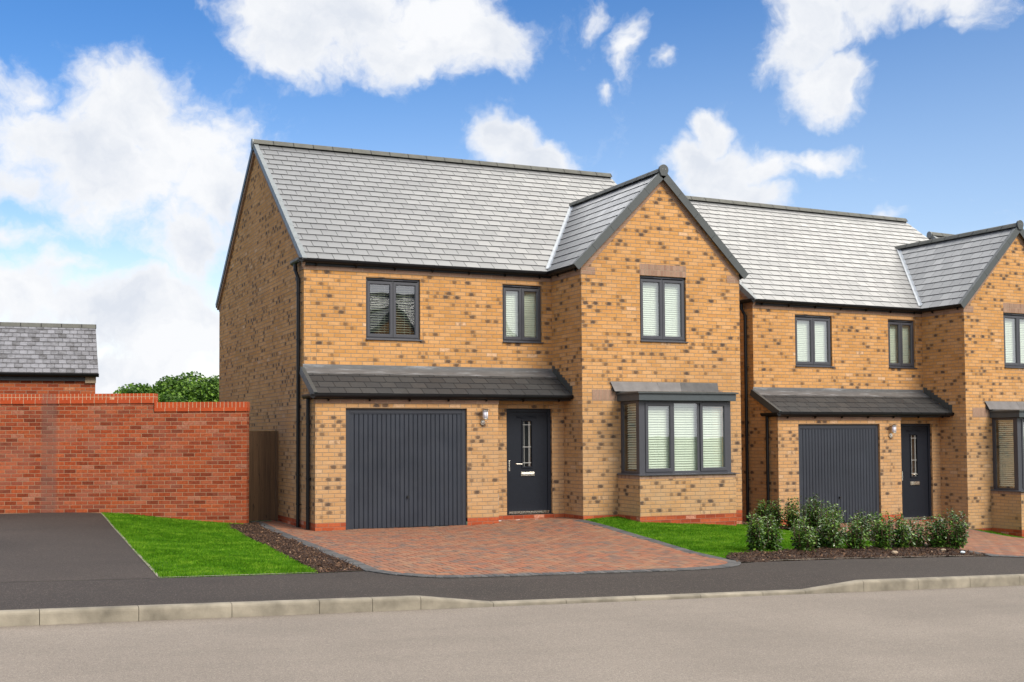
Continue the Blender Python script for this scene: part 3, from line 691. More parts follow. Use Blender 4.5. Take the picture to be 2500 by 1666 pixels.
    for i in range(K):
        y1_ = YU-.02-(YU+.06)*i/K; y0_ = YU-.02-(YU+.06)*(i+1)/K; zt_ = cz1+.14-(cz1-cz0)*1.0*i/K
        mb.hexa([(XP-.005,y0_-.01,cz0+(y0_+.12)*ct+.005),(XP-.005,y1_,cz0+(y1_+.12)*ct+.005),(XP-.005,y1_,zt_),(XP-.005,y0_-.01,zt_-.012)],
                [(XP-.001,y0_-.01,cz0+(y0_+.12)*ct+.005),(XP-.001,y1_,cz0+(y1_+.12)*ct+.005),(XP-.001,y1_,zt_),(XP-.001,y0_-.01,zt_-.012)])
    mb.build('step_flashing', M['bargedark'], cn)
    # ---- downpipes
    def pipe(x_, y_, ztop, zlow, swan=None, clips=()):
        mb = MB(); pts = []
        if swan: pts = [(swan[0], swan[1], swan[2]), (swan[0], swan[1], swan[2]-.14), ((swan[0]+x_)/2, (swan[1]+y_)/2, swan[2]-.22), (x_, y_, swan[2]-.30)]
        else: pts = [(x_, y_, ztop)]
        pts.append((x_, y_, zlow)); mb.tube(pts, .035, 12)
        if swan: mb.tube([(swan[0],swan[1],swan[2]-.06),(swan[0],swan[1],swan[2]-.15)], .04, 12); mb.tube([(x_,y_,swan[2]-.3),(x_,y_,swan[2]-.4)], .04, 12)
        o = mb.build('downpipe', M['black'], H, smooth=False)
        for c in clips:
            cb = MB(); cb.tube([(x_,y_,c-.012),(x_,y_,c+.012)], .041, 12); cb.box(x_, x_+.04, y_-.012, y_+.012, c-.01, c+.01); cb.box(x_-.006, x_+.05, y_-.06, y_-.045, c-.006, c+.006); cb.build('pipe_clip', M['black'], o)
    pipe(-.055, 1.02, 0, -.02+min(0, ground+.6), (-.09, 1.10, 5.02), (4.45, 3.55, 2.0, 1.0, .45))
    pipe(-.055, .30, 2.45, -.02+min(0, ground+.6), None, (1.95, .95, .42))
    # ---- garage door
    gb = gdoor_bottom
    mb = MB(front(0.)); F0, F1 = .05, .12
    mb.box(.574, .655, F0, F1, gb-.05, 2.238); mb.box(2.885, XG1-.003, F0, F1, gb-.05, 2.238); mb.box(.656, 2.884, F0+.002, F1, 2.15, 2.237)
    gd = mb.build('garage_door', M['gframe'], H, bevel=.004)
    mb = MB(front(0.)); n = 25; w_ = (2.875-.665)/n; z0, z1 = gb+.02, 2.143
    for i in range(n):
        a = .665+i*w_; g_ = .011
        mb.face([(a+g_,F0+.02,z0),(a+w_-g_,F0+.02,z0),(a+w_-g_,F0+.02,z1),(a+g_,F0+.02,z1)])
        mb.face([(a,F0+.036,z0),(a+g_,F0+.02,z0),(a+g_,F0+.02,z1),(a,F0+.036,z1)]); mb.face([(a+w_-g_,F0+.02,z0),(a+w_,F0+.036,z0),(a+w_,F0+.036,z1),(a+w_-g_,F0+.02,z1)])
        if i < n-1: mb.face([(a+w_-.0025,F0+.037,z0),(a+w_+.0025,F0+.037,z0),(a+w_+.0025,F0+.037,z1),(a+w_-.0025,F0+.037,z1)])
    ring(mb, .657, 2.883, gb-.01, 2.149, .022, F0+.012, F0+.05, bev=.003)
    mb.face([(.657,F0+.06,gb-.1),(2.883,F0+.06,gb-.1),(2.883,F0+.06,2.149),(.657,F0+.06,2.149)])
    mb.build('door_leaf', M['gdoor'], gd, fixn=False)
    mb = MB(front(0.)); mb.box(.66, 2.88, F0+.005, F0+.03, gb-.012, gb+.012); mb.build('bottom_seal', M['black'], gd)
    mb = MB(front(0.)); mb.box(1.77, 1.80, F0-.03, F0+.02, .56, .60); mb.tube([(1.785,F0+.01,.585),(1.785,F0+.0,.60),(1.785,F0-.012,.60),(1.785,F0-.03,.585)], .012, 8); mb.build('door_handle', M['darkmetal'], gd, bevel=.004)
    # ---- front door
    dy = YR; kd = (2.25-zdoor)/2.08; Zd = lambda z: zdoor+(z-.17)*kd
    mb = MB(front(dy)); x0, x1, z0, z1 = 3.937, 4.930, zdoor, 2.247
    mb.box(x0, x0+.062, .05, .13, z0, z1); mb.box(x1-.07, x1, .05, .13, z0, z1); mb.box(x0+.0625, x1-.0705, .052, .13, z1-.065, z1-.001)
    fd = mb.build('front_door', M['door'], H, bevel=.004)
    mb = MB(front(dy)); gx0, gx1, gz0, gz1 = 4.318, 4.512, Zd(1.10), Zd(2.0)
    wall(mb, lambda u, d_, z: (u, d_+.075, z), x0+.065, x1-.073, z0+.055, z1-.068, [(gx0, gx1, gz0, gz1)], .03)
    ring(mb, gx0-.028, gx1+.028, gz0-.028, gz1+.028, .028, .058, .09, bev=.01)
    # embossed wavy panel at the top and a scribed line low down
    mb.box(x0+.19, x1-.28, .071, .0745, z0+.225, z0+.229)
    for q in range(5):
        pts = [(4.17+.058*i, .0745, 2.05+.014*q+.011*math.sin(i*1.15+q*.9)) for i in range(9)]
        for a, b in zip(pts[:-1], pts[1:]): mb.face([(a[0],a[1]-.003,a[2]),(b[0],b[1]-.003,b[2]),(b[0],b[1],b[2]+.004),(a[0],a[1],a[2]+.004)])
    leaf = mb.build('door_leaf', M['door'], fd)
    mb = MB(front(dy)); mb.face([(gx0,.095,gz0),(gx1,.095,gz0),(gx1,.095,gz1),(gx0,.095,gz1)]); mb.face([(gx0,.15,gz0),(gx1,.15,gz0),(gx1,.15,gz1),(gx0,.15,gz1)], 1)
    mb.build('glass_panel', [M['glass'], M['interior']], fd, fixn=False)
    mb = MB(front(dy))
    for u in (gx0+.035, gx1-.035, gx1-.055): mb.box(u-.003, u+.003, .086, .092, gz0+.005, gz1-.005)
    for z in (gz0+.075, gz0+.39, gz1-.07): mb.box(gx0+.004, gx1-.004, .087, .093, z-.005, z+.005)
    mb.build('glazing_lead', M['leading'], fd)
    zo = 0.
    mb = MB(front(dy)); mb.box(4.273, 4.568, .06, .077, Zd(.915), Zd(.99)); mb.box(4.285, 4.556, .05, .061, Zd(.922), Zd(.968)); mb.build('letterbox', M['chrome'], fd, bevel=.003)
    mb = MB(front(dy)); mb.box(4.005, 4.032, .062, .077, Zd(1.015), Zd(1.215)); mb.tube([(4.018,.066,Zd(1.165)),(4.018,.025,Zd(1.165)),(4.05,.02,Zd(1.163)),(4.14,.022,Zd(1.16))], .009, 8); mb.build('door_handle', M['chrome'], fd, bevel=.002)
    mb = MB(front(dy)); mb.box(x0+.05, x1-.06, .02, .1, z0+.03, z0+.05); mb.box(x0+.05, x1-.06, .035, .1, z0+.008, z0+.022); mb.box(x0-.0, x1+.02, .0, .13, z0-.02, z0); 
    mb.m = [0]*12+[1]*6
    mb.build('threshold', [M['chrome'], M['darkmetal']], fd)
    mb = MB(); mb.box(XG2+.004, XP-.004, YR-.012, YR-.001, -.02 if zdoor > .1 else -.3, .062 if zdoor > .1 else -.12); mb.build('sealant_strip', M['white'], fd)
    # ---- wall lamp
    lx, lz = 3.31, 2.12
    mb = MB(); mb.tube([(3.285,-.002,1.975),(3.285,-.03,1.975)], .048, 18); mb.tube([(3.285,-.03,1.975),(3.285,-.05,1.96)], [.03,.012], 12)
    mb.tube([(3.29,-.04,1.975),(3.345,-.10,1.985),(3.35,-.105,2.03)], .007, 8)
    mb.tube([(lx,-.105,2.035),(lx,-.105,2.055)], .05, 18); mb.tube([(lx,-.105,2.20),(lx,-.105,2.208),(lx,-.105,2.225),(lx,-.105,2.235)], [.085,.085,.05,.012], 20)
    for k in range(3):
        a = k*2.1+.5; mb.tube([(lx+.054*math.cos(a),-.105+.054*math.sin(a),2.05),(lx+.054*math.cos(a),-.105+.054*math.sin(a),2.2)], .003, 6)
    wl = mb.build('wall_lamp', M['chrome'], H)
    mb = MB(); mb.tube([(lx,-.105,2.056),(lx,-.105,2.199)], .047, 20); mb.build('lamp_shade', M['lampglass'], wl, smooth=True)
    if w1 == 'open':
        mb = MB(); mb.box(3.615, 3.632, .02, .1, .36, .60); mb.build('vent_plate', M['meter'], H)
    # ---- windows upstairs
    window(H, front(YU), *W1, mode=w1, mull=1.772); window(H, front(YU), *W2); window(H, front(YP), *W3)
    # ---- bay window
    bt = 2.375
    tb = front(-1.24)
    mb = MB(); yb0 = -1.24
    mb.box(6.035, 6.17, yb0, yb0+.12, ZS, bt)      # corner post
    mb.box(8.05, 8.145, yb0, yb0+.12, ZS, bt)
    mb.box(6.1705, 8.0495, yb0+.004, yb0+.07, ZS, ZS+.062); mb.box(6.1705, 8.0495, yb0+.004, yb0+.07, 2.325, bt)
    for u in (6.80, 7.385): mb.box(u-.03, u+.03, yb0+.006, yb0+.07, ZS+.0625, 2.3245)
    # side frames
    for X in (6.045, 8.085):
        a, b = (X, X+.055)
        mb.box(a, b, yb0+.121, YP-.002, ZS, ZS+.06); mb.box(a, b, yb0+.121, YP-.002, 2.325, bt); mb.box(a+.001, b, YP-.09, YP-.002, ZS+.061, 2.324)
    bw = mb.build('bay_window', M['anthra'], H, bevel=.005)
    for (a, b, sash) in ((6.172, 6.788, 1), (6.83, 7.357, 0), (7.417, 8.046, 1)):
        if sash:
            sb = MB(tb); ring(sb, a, b, ZS+.05, 2.337, .066, -.016, .05); sb.build('sash', M['anthra'], bw)
            i0, i1, j0, j1 = a+.06, b-.06, ZS+.11, 2.277
            v = MB(tb); v.box(a+.08, b-.10, -.014, .004, 2.347, 2.36); v.build('trickle_vent', M['anthra'], bw)
        else: i0, i1, j0, j1 = a, b, ZS+.06, 2.326
        gm = MB(tb); gm.face([(i0,.012,j0),(i1,.012,j0),(i1,.012,j1),(i0,.012,j1)]); gm.build('pane', M['glass'], bw, fixn=False)
        blind(tb, i0-.01, i1+.02, j0-.03, j1+.03, .10, 64, .048, bw)
    ts = lambda u, d_, z: (6.045+.02+d_, u, z)
    for X in (6.06, 8.11):
        gm = MB(); gm.face([(X,yb0+.12,ZS+.06),(X,YP-.09,ZS+.06),(X,YP-.09,2.325),(X,yb0+.12,2.325)]); gm.build('pane', M['glass'], bw, fixn=False)
    blind(lambda u, d_, z: (6.15+d_, u, z), yb0+.13, YP-.11, ZS+.07, 2.32, 0, 38, .048, bw)
    mb = MB(); mb.hexa([(5.935,-1.395,ZS-.015),(8.235,-1.395,ZS-.015),(8.235,YP-.001,ZS-.015),(5.935,YP-.001,ZS-.015)], [(5.935,-1.395,ZS+.0),(8.235,-1.395,ZS+.0),(8.19,YP-.001,ZS+.014),(5.96,YP-.001,ZS+.014)])
    mb.hexa([(5.98,-1.35,ZS+.001),(8.19,-1.35,ZS+.001),(8.19,YP-.002,ZS+.001),(5.98,YP-.002,ZS+.001)],[(6.03,-1.25,ZS+.016),(8.15,-1.25,ZS+.016),(8.15,YP-.002,ZS+.016),(6.03,YP-.002,ZS+.016)])
    mb.build('sill', M['anthra'], bw, bevel=.003)
    mb = MB(); mb.box(5.97, 8.195, -1.36, YP-.001, 2.378, 2.513); mb.build('bay_fascia', M['canopyfascia'], bw, bevel=.003)
    mb = MB(); mb.box(5.935, 8.235, -1.395, YP-.001, 2.514, 2.545); mb.hexa([(5.96,-1.37,2.5455),(8.21,-1.37,2.5455),(8.21,YP-.002,2.5455),(5.96,YP-.002,2.5455)],[(6.0,-1.33,2.556),(8.17,-1.33,2.556),(8.17,YP-.002,2.575),(6.0,YP-.002,2.575)])
    for k in range(11): mb.tube([(6.1+.2*k,-1.396,2.532),(6.1+.2*k,-1.399,2.532)], .005, 6)
    mb.build('bay_roof', M['bargedark'], bw)
    mb = MB()
    def leadseg(xa, xb, xc, xd, off):   # bottom a..b, top d..c
        mb.hexa([(xa,YP-.10,2.578),(xb,YP-.10,2.578),(xc,YP-.008-off,2.77),(xd,YP-.008-off,2.77)],[(xa,YP-.095,2.574),(xb,YP-.095,2.574),(xc,YP-.002-off,2.768),(xd,YP-.002-off,2.768)])
    leadseg(5.87, 6.95, 6.90, 5.82, 0); mb.build('lead_flashing', M['leadpale'], bw); mb = MB(); leadseg(6.93, 7.42, 7.45, 6.88, .005)
    mb.build('lead_flashing', M['leadpale'], bw)
    mb = MB(); leadseg(7.40, 8.30, 8.33, 7.43, .009); mb.build('lead_flashing', M['lead'], bw); mb = MB(); mb.hexa([(5.84,YP-.02,2.60),(5.99,YP-.02,2.53),(5.99,YP-.03,2.66),(5.86,YP-.02,2.70)],[(5.84,YP-.002,2.60),(5.99,YP-.002,2.53),(5.99,YP-.002,2.66),(5.86,YP-.002,2.70)])
    mb.build('lead_flashing', M['lead'], bw)
    # ---- dark rooms behind the glass
    for (a, b, c, d_, y0, y1) in ((W1[0]-.05,W1[1]+.05,W1[2]-.1,W1[3]+.1,YU+.13,YU+1.8), (W2[0]-.05,W2[1]+.05,W2[2]-.1,W2[3]+.05,YU+.13,YU+1.2), (W3[0]-.05,W3[1]+.05,W3[2]-.1,W3[3]+.05,YP+.13,YP+1.5), (6.06,8.1,ZS-.1,2.36,YP+.12,YP+2)):
        mb = MB(); mb.face([(a,y1,c),(b,y1,c),(b,y1,d_),(a,y1,d_)]); mb.face([(a,y0,c),(b,y0,c),(b,y1,c),(a,y1,c)]); mb.face([(a,y0,d_),(b,y0,d_),(b,y1,d_),(a,y1,d_)])
        mb.face([(a,y0,c),(a,y1,c),(a,y1,d_),(a,y0,d_)]); mb.face([(b,y0,c),(b,y1,c),(b,y1,d_),(b,y0,d_)])
        mb.build('room_interior', M['interior'], H)
    return H

HA = .04811
H1 = make_house((0,0,0), 0, 'nearer two-storey buff brick house, the one with open slatted blinds above its garage', 'matching detached houses')
H2 = make_house((10.4455,.305,-.3041), HA, 'buff brick house on the right whose garage door stands behind the row of shrubs', 'matching detached houses', zs=.665, zdpc=-.23, zdoor=-.02, w1='closed', ground=-.9)
H3 = copy_tree(H2); H3.location = (20.9, 1.1, -.56); H3.rotation_euler = (0,0,2*HA)
H3['label'] = 'farthest house, only its ridge end showing over the roof of the right-hand house'
# the house across the road, which the upstairs panes mirror
H4 = copy_tree(H2); H4.location = (11.9+7.0, -29.0, .55); H4.rotation_euler = (0,0,math.pi)
H4['label'] = 'house across the road, seen only as a reflection in the upstairs window panes'

# ------------------------------------------------------------------ ground
ctrl = []
def gk(x_, y_, c=.025): return -.078-.0262*x_+c*(y_+8.8)
for xx in (-40,-20,-10,-5,-2,0,2,4,6,8,10,14,20,40):
    for yy in (-8.8, -7.6, -6.6): ctrl.append((xx, yy, gk(xx, yy)))
for xx in (-40,-20,-8,-4,0,4,8,14,20,40):
    ctrl.append((xx, -60, gk(xx, -60, 0))); 
ctrl += [(0,0,.0),(.56,0,.004),(2.96,0,.0),(3.6,0,.02),(3.78,.3,.045),(5.2,.3,.06),(5.19,-.5,.06),(5.97,-.5,.105),(5.97,-1.36,.04),(7,-1.36,-.03),(8.17,-1.36,-.11),(8.91,-.5,-.18),(9.0,2,-.18),(9.5,5,-.2),
         (0,1.3,0),(0,2.83,.02),(-.6,2.8,.02),(-.88,1.66,.06),(-2.2,2.27,.17),(-3.45,2.83,.29),(-5.17,3.6,.30),(-8,4.6,.32),(-20,8,.5),(-2.5,-2,.1),(-4,-2,.16),
         (10.4,.3,-.304),(13.4,.45,-.304),(14.1,.5,-.31),(15.6,.3,-.5),(16.4,-1,-.72),(18.5,-1,-.8),(20.9,1.2,-.6),(0,9,.1),(9,9,-.2),(-10,12,.5),(20,10,-.5),(0,25,.6),(30,25,-.2),(-30,30,1.),(0,70,.8),(60,60,.5),(-60,60,1.2),(40,5,-1.0),(-40,5,.9)]
cp = np.array(ctrl)
def tps(r2): return np.where(r2 > 1e-12, r2*np.log(r2+1e-12), 0)
Kn = len(cp); r2 = ((cp[:,None,:2]-cp[None,:,:2])**2).sum(-1)
A_ = np.zeros((Kn+3, Kn+3)); A_[:Kn,:Kn] = tps(r2)+np.eye(Kn)*.02; A_[:Kn,Kn:] = np.c_[np.ones(Kn), cp[:,:2]]; A_[Kn:,:Kn] = A_[:Kn,Kn:].T
wt = np.linalg.solve(A_, np.r_[cp[:,2], np.zeros(3)])
def zg(X, Y):
    X = np.atleast_1d(np.asarray(X, float)); Y = np.atleast_1d(np.asarray(Y, float))
    out = np.zeros(len(X))
    for i in range(0, len(X), 20000):
        q = np.c_[X[i:i+20000], Y[i:i+20000]]; rr = ((q[:,None,:]-cp[None,:,:2])**2).sum(-1)
        out[i:i+20000] = tps(rr)@wt[:Kn] + wt[Kn]+q@wt[Kn+1:]
    return out
def zg1(x_, y_): return float(zg(x_, y_)[0])

def patch(name, poly, mat, off, step=.4, kind='structure', parent=None, extra=None):
    bm = bmesh.new(); vs = [bm.verts.new((p[0], p[1], 0)) for p in poly]; bm.faces.new(vs)
    xs = [p[0] for p in poly]; ys = [p[1] for p in poly]
    for ax, lo_, hi in ((0, min(xs), max(xs)), (1, min(ys), max(ys))):
        k = math.ceil(lo_/step)*step
        while k < hi:
            co = (k,0,0) if ax == 0 else (0,k,0); no = (1,0,0) if ax == 0 else (0,1,0)
            bmesh.ops.bisect_plane(bm, geom=bm.verts[:]+bm.edges[:]+bm.faces[:], plane_co=co, plane_no=no); k += step
    bmesh.ops.triangulate(bm, faces=[f for f in bm.faces if len(f.verts) > 4])
    X = np.array([v.co.x for v in bm.verts]); Y = np.array([v.co.y for v in bm.verts]); Z = zg(X, Y)+off
    if extra is not None: Z = Z+extra(X, Y)
    for v, z_ in zip(bm.verts, Z): v.co.z = z_
    bmesh.ops.recalc_face_normals(bm, faces=bm.faces)
    if sum(f.normal.z for f in bm.faces) < 0: bmesh.ops.reverse_faces(bm, faces=bm.faces)
    me = bpy.data.meshes.new(name); bm.to_mesh(me); bm.free(); me.materials.append(mat)
    o = bpy.data.objects.new(name, me); COL.objects.link(o)
    if kind: o['kind'] = kind
    if parent: o.parent = parent
    return o
def curve_pts(pts, n=6):
    P_ = [Vector((*p, 0)) for p in pts]; out = []
    for i in range(len(P_)-1):
        p0, p1, p2, p3 = P_[max(i-1,0)], P_[i], P_[i+1], P_[min(i+2,len(P_)-1)]
        for k in range(n):
            t = k/n; q = .5*((2*p1)+(p2-p0)*t+(2*p0-5*p1+4*p2-p3)*t*t+(3*p1-p0-3*p2+p3)*t**3); out.append((q.x, q.y))
    out.append(pts[-1]); return out

YK = -8.8
pave_mouth = curve_pts([(-1.15,-6.6),(-.94,-7.05),(-.51,-7.44),(.04,-7.53),(1.37,-7.50),(3.0,-7.45),(3.75,-7.33),(4.2,-7.1),(4.45,-6.80)], 5)
mouth2 = curve_pts([(9.2,-6.8),(9.6,-7.1),(10.2,-7.3),(11.0,-7.35),(13.6,-7.25),(14.6,-6.9),(15.2,-6.6)], 5)
back_line = [(-3.69,-6.77),(-2.77,-6.74),(-1.77,-6.70)] + pave_mouth + [(5.01,-6.74),(6.27,-6.68),(7.45,-6.73),(8.6,-6.75)] + mouth2 + [(40,-6.6)]
# distant ground sheet, near ground, road
def far_sheet():
    bm = bmesh.new(); N = 40; S_ = 600; vs = []
    co = []
    for i in range(N+1):
        for j in range(N+1):
            a, b = (i/N-.5)*2, (j/N-.5)*2; co.append((math.copysign(abs(a)**2.2, a)*S_, math.copysign(abs(b)**2.2, b)*S_))
    co = np.array(co); r = np.hypot(co[:,0], co[:,1]); zz = zg(np.clip(co[:,0], -60, 60), np.clip(co[:,1], -58, 70))-.8*np.clip((75-r)/20, 0, 1)-.1
    f = np.clip((r-60)/100, 0, 1); zz = zz*(1-f)+.3*f
    me = bpy.data.meshes.new('ground'); me.from_pydata([(a, b, c) for (a, b), c in zip(co, zz)], [], [(i*(N+1)+j, (i+1)*(N+1)+j, (i+1)*(N+1)+j+1, i*(N+1)+j+1) for i in range(N) for j in range(N)])
    me.materials.append(M['meadow']); o = bpy.data.objects.new('ground', me); COL.objects.link(o); o['kind'] = 'structure'
far_sheet()
patch('road', [(-60,YK-.126),(60,YK-.126),(60,-24),(-60,-24)], M['road'], -.13, 2., extra=lambda X, Y: .012*np.minimum(np.abs(Y-YK), 5)*.8)
patch('far_verge', [(-60,-24.01),(60,-24.01),(60,-45),(-60,-45)], M['path'], -.02, 3.)
def dip(X, Y):   # the footway ramps down to the dropped kerbs
    s = np.zeros(len(X))
    for (a, b, c_, d_) in ((-1.25,-.36,3.95,4.88),(11.25,12.2,14.0,14.9)):
        f = np.clip((X-a)/(b-a), 0, 1)*np.clip((d_-X)/(d_-c_), 0, 1); s = np.maximum(s, f)
    t = np.clip(1-(Y-YK)/1.1, 0, 1); return -.094*s*t
patch('pavement', [(-40,YK-.001),(40,YK-.001)]+back_line[::-1]+[(-40,-6.8)], M['path'], .002, .25, extra=dip)
patch('tarmac_driveway', [(-30,-6.795),(-3.69,-6.769),(-3.61,-4.39),(-3.51,-1.67),(-3.42,2.86),(-3.6,2.95),(-30,8)], M['drivetar'], .004, .5)
patch('soil_base', [(-3.68,-6.765),(-1.78,-6.705),(-1.16,-6.59),(-.6,2.9),(-3.42,2.9)], M['turf'], -.012, .4)
# driveway of blocks
dl = [(-1.15,-6.6),(-1.08,-4.66),(-.92,-1.65),(-.76,.6),(-.57,2.80)]
drive_poly = dl[::-1] + pave_mouth[1:] + [(4.54,-5.48),(4.85,-3.76),(5.1,-1.9),(5.19,-.52),(5.19,.30),(3.625,.30),(3.615,.0),(2.97,.0),(2.97,.11),(.575,.11),(.57,.0),(-.0,-.0),(-.0,2.80)]
def inside(x_, y_, poly):
    c = False; n = len(poly)
    for i in range(n):
        x1_, y1_ = poly[i]; x2_, y2_ = poly[(i+1) % n]
        if (y1_ > y_) != (y2_ > y_) and x_ < (x2_-x1_)*(y_-y1_)/(y2_-y1_)+x1_: c = not c
    return c
def segdist(x_, y_, line):
    best = 9
    for (ax, ay), (bx_, by_) in zip(line[:-1], line[1:]):
        dx_, dy_ = bx_-ax, by_-ay; t = max(0, min(1, ((x_-ax)*dx_+(y_-ay)*dy_)/(dx_*dx_+dy_*dy_))); best = min(best, math.hypot(x_-ax-t*dx_, y_-ay-t*dy_))
    return best
def paved_drive(name, poly, edges, xr, yr_, org=(0,0), ang=0., off=.0):
    root = patch(name, poly, M['sand'], .004+off, .5)
    rg = random.Random(11); quads = []; ca, sa = math.cos(ang), math.sin(ang)
    for i in range(int((xr[1]-xr[0])/.1)):
        for j in range(int((yr_[1]-yr_[0])/.1)):
            c = (i-j) % 4
            if c == 0: a, b, w_, h_ = xr[0]+i*.1, yr_[0]+j*.1, .2, .1
            elif c == 2: a, b, w_, h_ = xr[0]+i*.1, yr_[0]+(j-1)*.1, .1, .2
            else: continue
            X_, Y_ = a+w_/2, b+h_/2; gx, gy = org[0]+ca*X_-sa*Y_, org[1]+sa*X_+ca*Y_
            if not inside(gx, gy, poly) or segdist(gx, gy, edges) < .13: continue
            quads.append((gx, gy, w_, h_, ang))
    def blocks(nm, quads, mat, par, h0, gap=.0045):
        if not quads: return
        C_ = []; 
        for (gx, gy, w_, h_, an) in quads:
            c_, s_ = math.cos(an), math.sin(an)
            for lv, ins in ((0, gap), (1, gap), (2, gap+.006)):
                for sx, sy in ((-1,-1),(1,-1),(1,1),(-1,1)):
                    lx_, ly_ = sx*(w_/2-ins), sy*(h_/2-ins); C_.append((gx+c_*lx_-s_*ly_, gy+s_*lx_+c_*ly_, lv))
        C_ = np.array(C_); lev = C_[:,2]; Z = zg(C_[:,0], C_[:,1])+off+h0+np.where(lev == 0, .0, np.where(lev == 1, .009, .012))
        Z += np.repeat(np.array([rg.uniform(-.0015,.0015) for _ in quads]), 12)
        me = bpy.data.meshes.new(nm); F_ = []
        for k in range(len(quads)):
            o_ = k*12
            for l in (0, 1):
                for e in range(4): F_.append((o_+l*4+e, o_+l*4+(e+1) % 4, o_+(l+1)*4+(e+1) % 4, o_+(l+1)*4+e))
            F_.append((o_+8, o_+9, o_+10, o_+11))
        me.from_pydata([(a, b, c) for a, b, c in zip(C_[:,0], C_[:,1], Z)], [], F_); me.materials.append(mat)
        o = bpy.data.objects.new(nm, me); COL.objects.link(o); o.parent = par
        return o
    blocks('paving_blocks', quads, M['paver'], root, .004)
    eq = []
    tot = 0; pts = [Vector((*p, 0)) for p in edges]
    for a, b in zip(pts[:-1], pts[1:]):
        L_ = (b-a).length; d_ = (b-a)/L_; nrm = Vector((-d_.y, d_.x, 0)); q = tot
        while q < L_:
            p = a+d_*(q+.05)
            for sg in (1, -1):
                t_ = p+nrm*sg*.10
                if inside(t_.x, t_.y, poly): eq.append((t_.x, t_.y, .1, .2, math.atan2(d_.y, d_.x))); break
            q += .1
        tot = q-L_
    blocks('edging_blocks', eq, M['edging'], root, .006)
    return root
redge = [(4.45,-6.80),(4.54,-5.48),(4.85,-3.76),(5.1,-1.9),(5.19,-.52)]
paved_drive('block_paved_driveway', drive_poly, dl[::-1]+pave_mouth[1:]+redge[1:], (-2,6), (-8,3.2))
# right-hand driveway
L2 = lambda x_, y_: (10.4455+math.cos(HA)*x_-math.sin(HA)*y_, .305+math.sin(HA)*x_+math.cos(HA)*y_)
d2l = [(9.2,-6.8),(9.55,-4),L2(-.75,-2),L2(-.72,0),L2(-.7,3)]
d2r = [(15.2,-6.6),L2(4.85,-4.9),L2(5.0,-2.8),L2(5.19,-.52)]
drive2 = d2l[::-1]+mouth2[1:]+d2r[1:]+[L2(5.19,.30),L2(3.62,.30),L2(3.615,0),L2(2.97,0),L2(.57,0),L2(0,0),L2(0,3)]
paved_drive('right_block_paved_driveway', drive2, d2l[::-1]+mouth2[1:]+d2r[1:], (-2,7), (-8.5,3.2), org=(10.4455,.305), ang=HA)
def strip_along(name, line, w_, off, side=1):
    a = [Vector((*p, 0)) for p in line]; o_ = []
    for i, p in enumerate(a):
        d_ = (a[min(i+1, len(a)-1)]-a[max(i-1, 0)]).normalized(); o_.append((p.x-d_.y*w_*side, p.y+d_.x*w_*side))
    patch(name, [(p.x, p.y) for p in a]+o_[::-1], M['concrete'], off, .5)
strip_along('path_edging', [(-3.69,-6.772),(-2.77,-6.742),(-1.77,-6.702)], .035, .012)
strip_along('path_edging', [(-3.70,-6.76),(-3.62,-4.39),(-3.52,-1.67),(-3.42,2.8)], .035, .010, -1)
strip_along('path_edging', [(5.01,-6.742),(6.27,-6.682),(7.45,-6.732),(8.6,-6.752),(9.15,-6.79)], .03, .018)
# bark beds and lawns
barkL = [(-1.77,-6.69),(-1.69,-5.12),(-1.58,-2.74),(-1.47,-.7),(-1.42,.42),(-1.3,1.2),(-.9,1.62),(-.6,2.0),(-.59,2.78)]
bark1 = barkL + [(q[0]-.003, q[1]) for q in dl[::-1]]
bump_ = lambda X, Y: .03+.015*np.sin(X*7)*np.cos(Y*5)
patch('bark_bed', bark1, M['soil'], -.005, .15, extra=lambda X, Y: .018*np.sin(X*9+1)*np.cos(Y*4)+.012)
lawn1 = [(-3.68,-6.76)]+[(-2.77,-6.73)]+barkL[:6]+[(-.9,1.62),(-3.40,2.78),(-3.5,-1.67),(-3.6,-4.39)]
gb2 = curve_pts([(4.60,-6.2),(4.95,-5.95),(5.95,-5.79),(6.9,-5.65),(7.8,-5.60),(8.5,-5.2),(8.85,-4.6),(8.9,-3),(8.9,-1.2),(8.93,-.5)], 4)
bark2 = gb2 + [(9.5,-.5),L2(-.7,1.0),L2(-.72,0),L2(-.75,-2),(9.54,-4),(9.19,-6.79),(8.6,-6.745),(7.45,-6.725),(6.27,-6.675),(5.01,-6.735),(4.46,-6.80)]
patch('bark_bed', bark2, M['soil'], -.0, .15, extra=lambda X, Y: .03*np.clip((Y+6.7)*3, 0, 1)+.018*np.sin(X*8)*np.cos(Y*6))
lawn2 = [(5.2,-.52)]+[(q[0]+.004,q[1]) for q in redge[::-1][1:]][:-1]+[(4.47,-6.3)]+gb2+[(8.17,-.5),(8.17,-1.36),(5.965,-1.36),(5.965,-.5)]
patch('soil_base', lawn2, M['turf'], -.0, .4)
lawn3 = [L2(5.2,-.5),L2(5.0,-2.8),L2(4.87,-4.9),(15.25,-6.55),(22,-6.55),(22,0),L2(8.9,-.5),L2(8.17,-.5),L2(8.17,-1.36),L2(5.965,-1.36),L2(5.965,-.5)]
patch('soil_base', lawn3, M['turf'], -.0, .5)
patch('side_path', [L2(-.7,.99),(9.5,-.49),(8.93,-.49),(8.93,9),L2(0,9),L2(0,3),L2(-.7,3)], M['soil'], -.01, .5)
patch('yard', [(-.6,2.81),(0,2.81),(0,12),(-14,16),(-14,6),(-3.5,3.0),(-.9,1.95)], M['turf'], -.03, 1.)

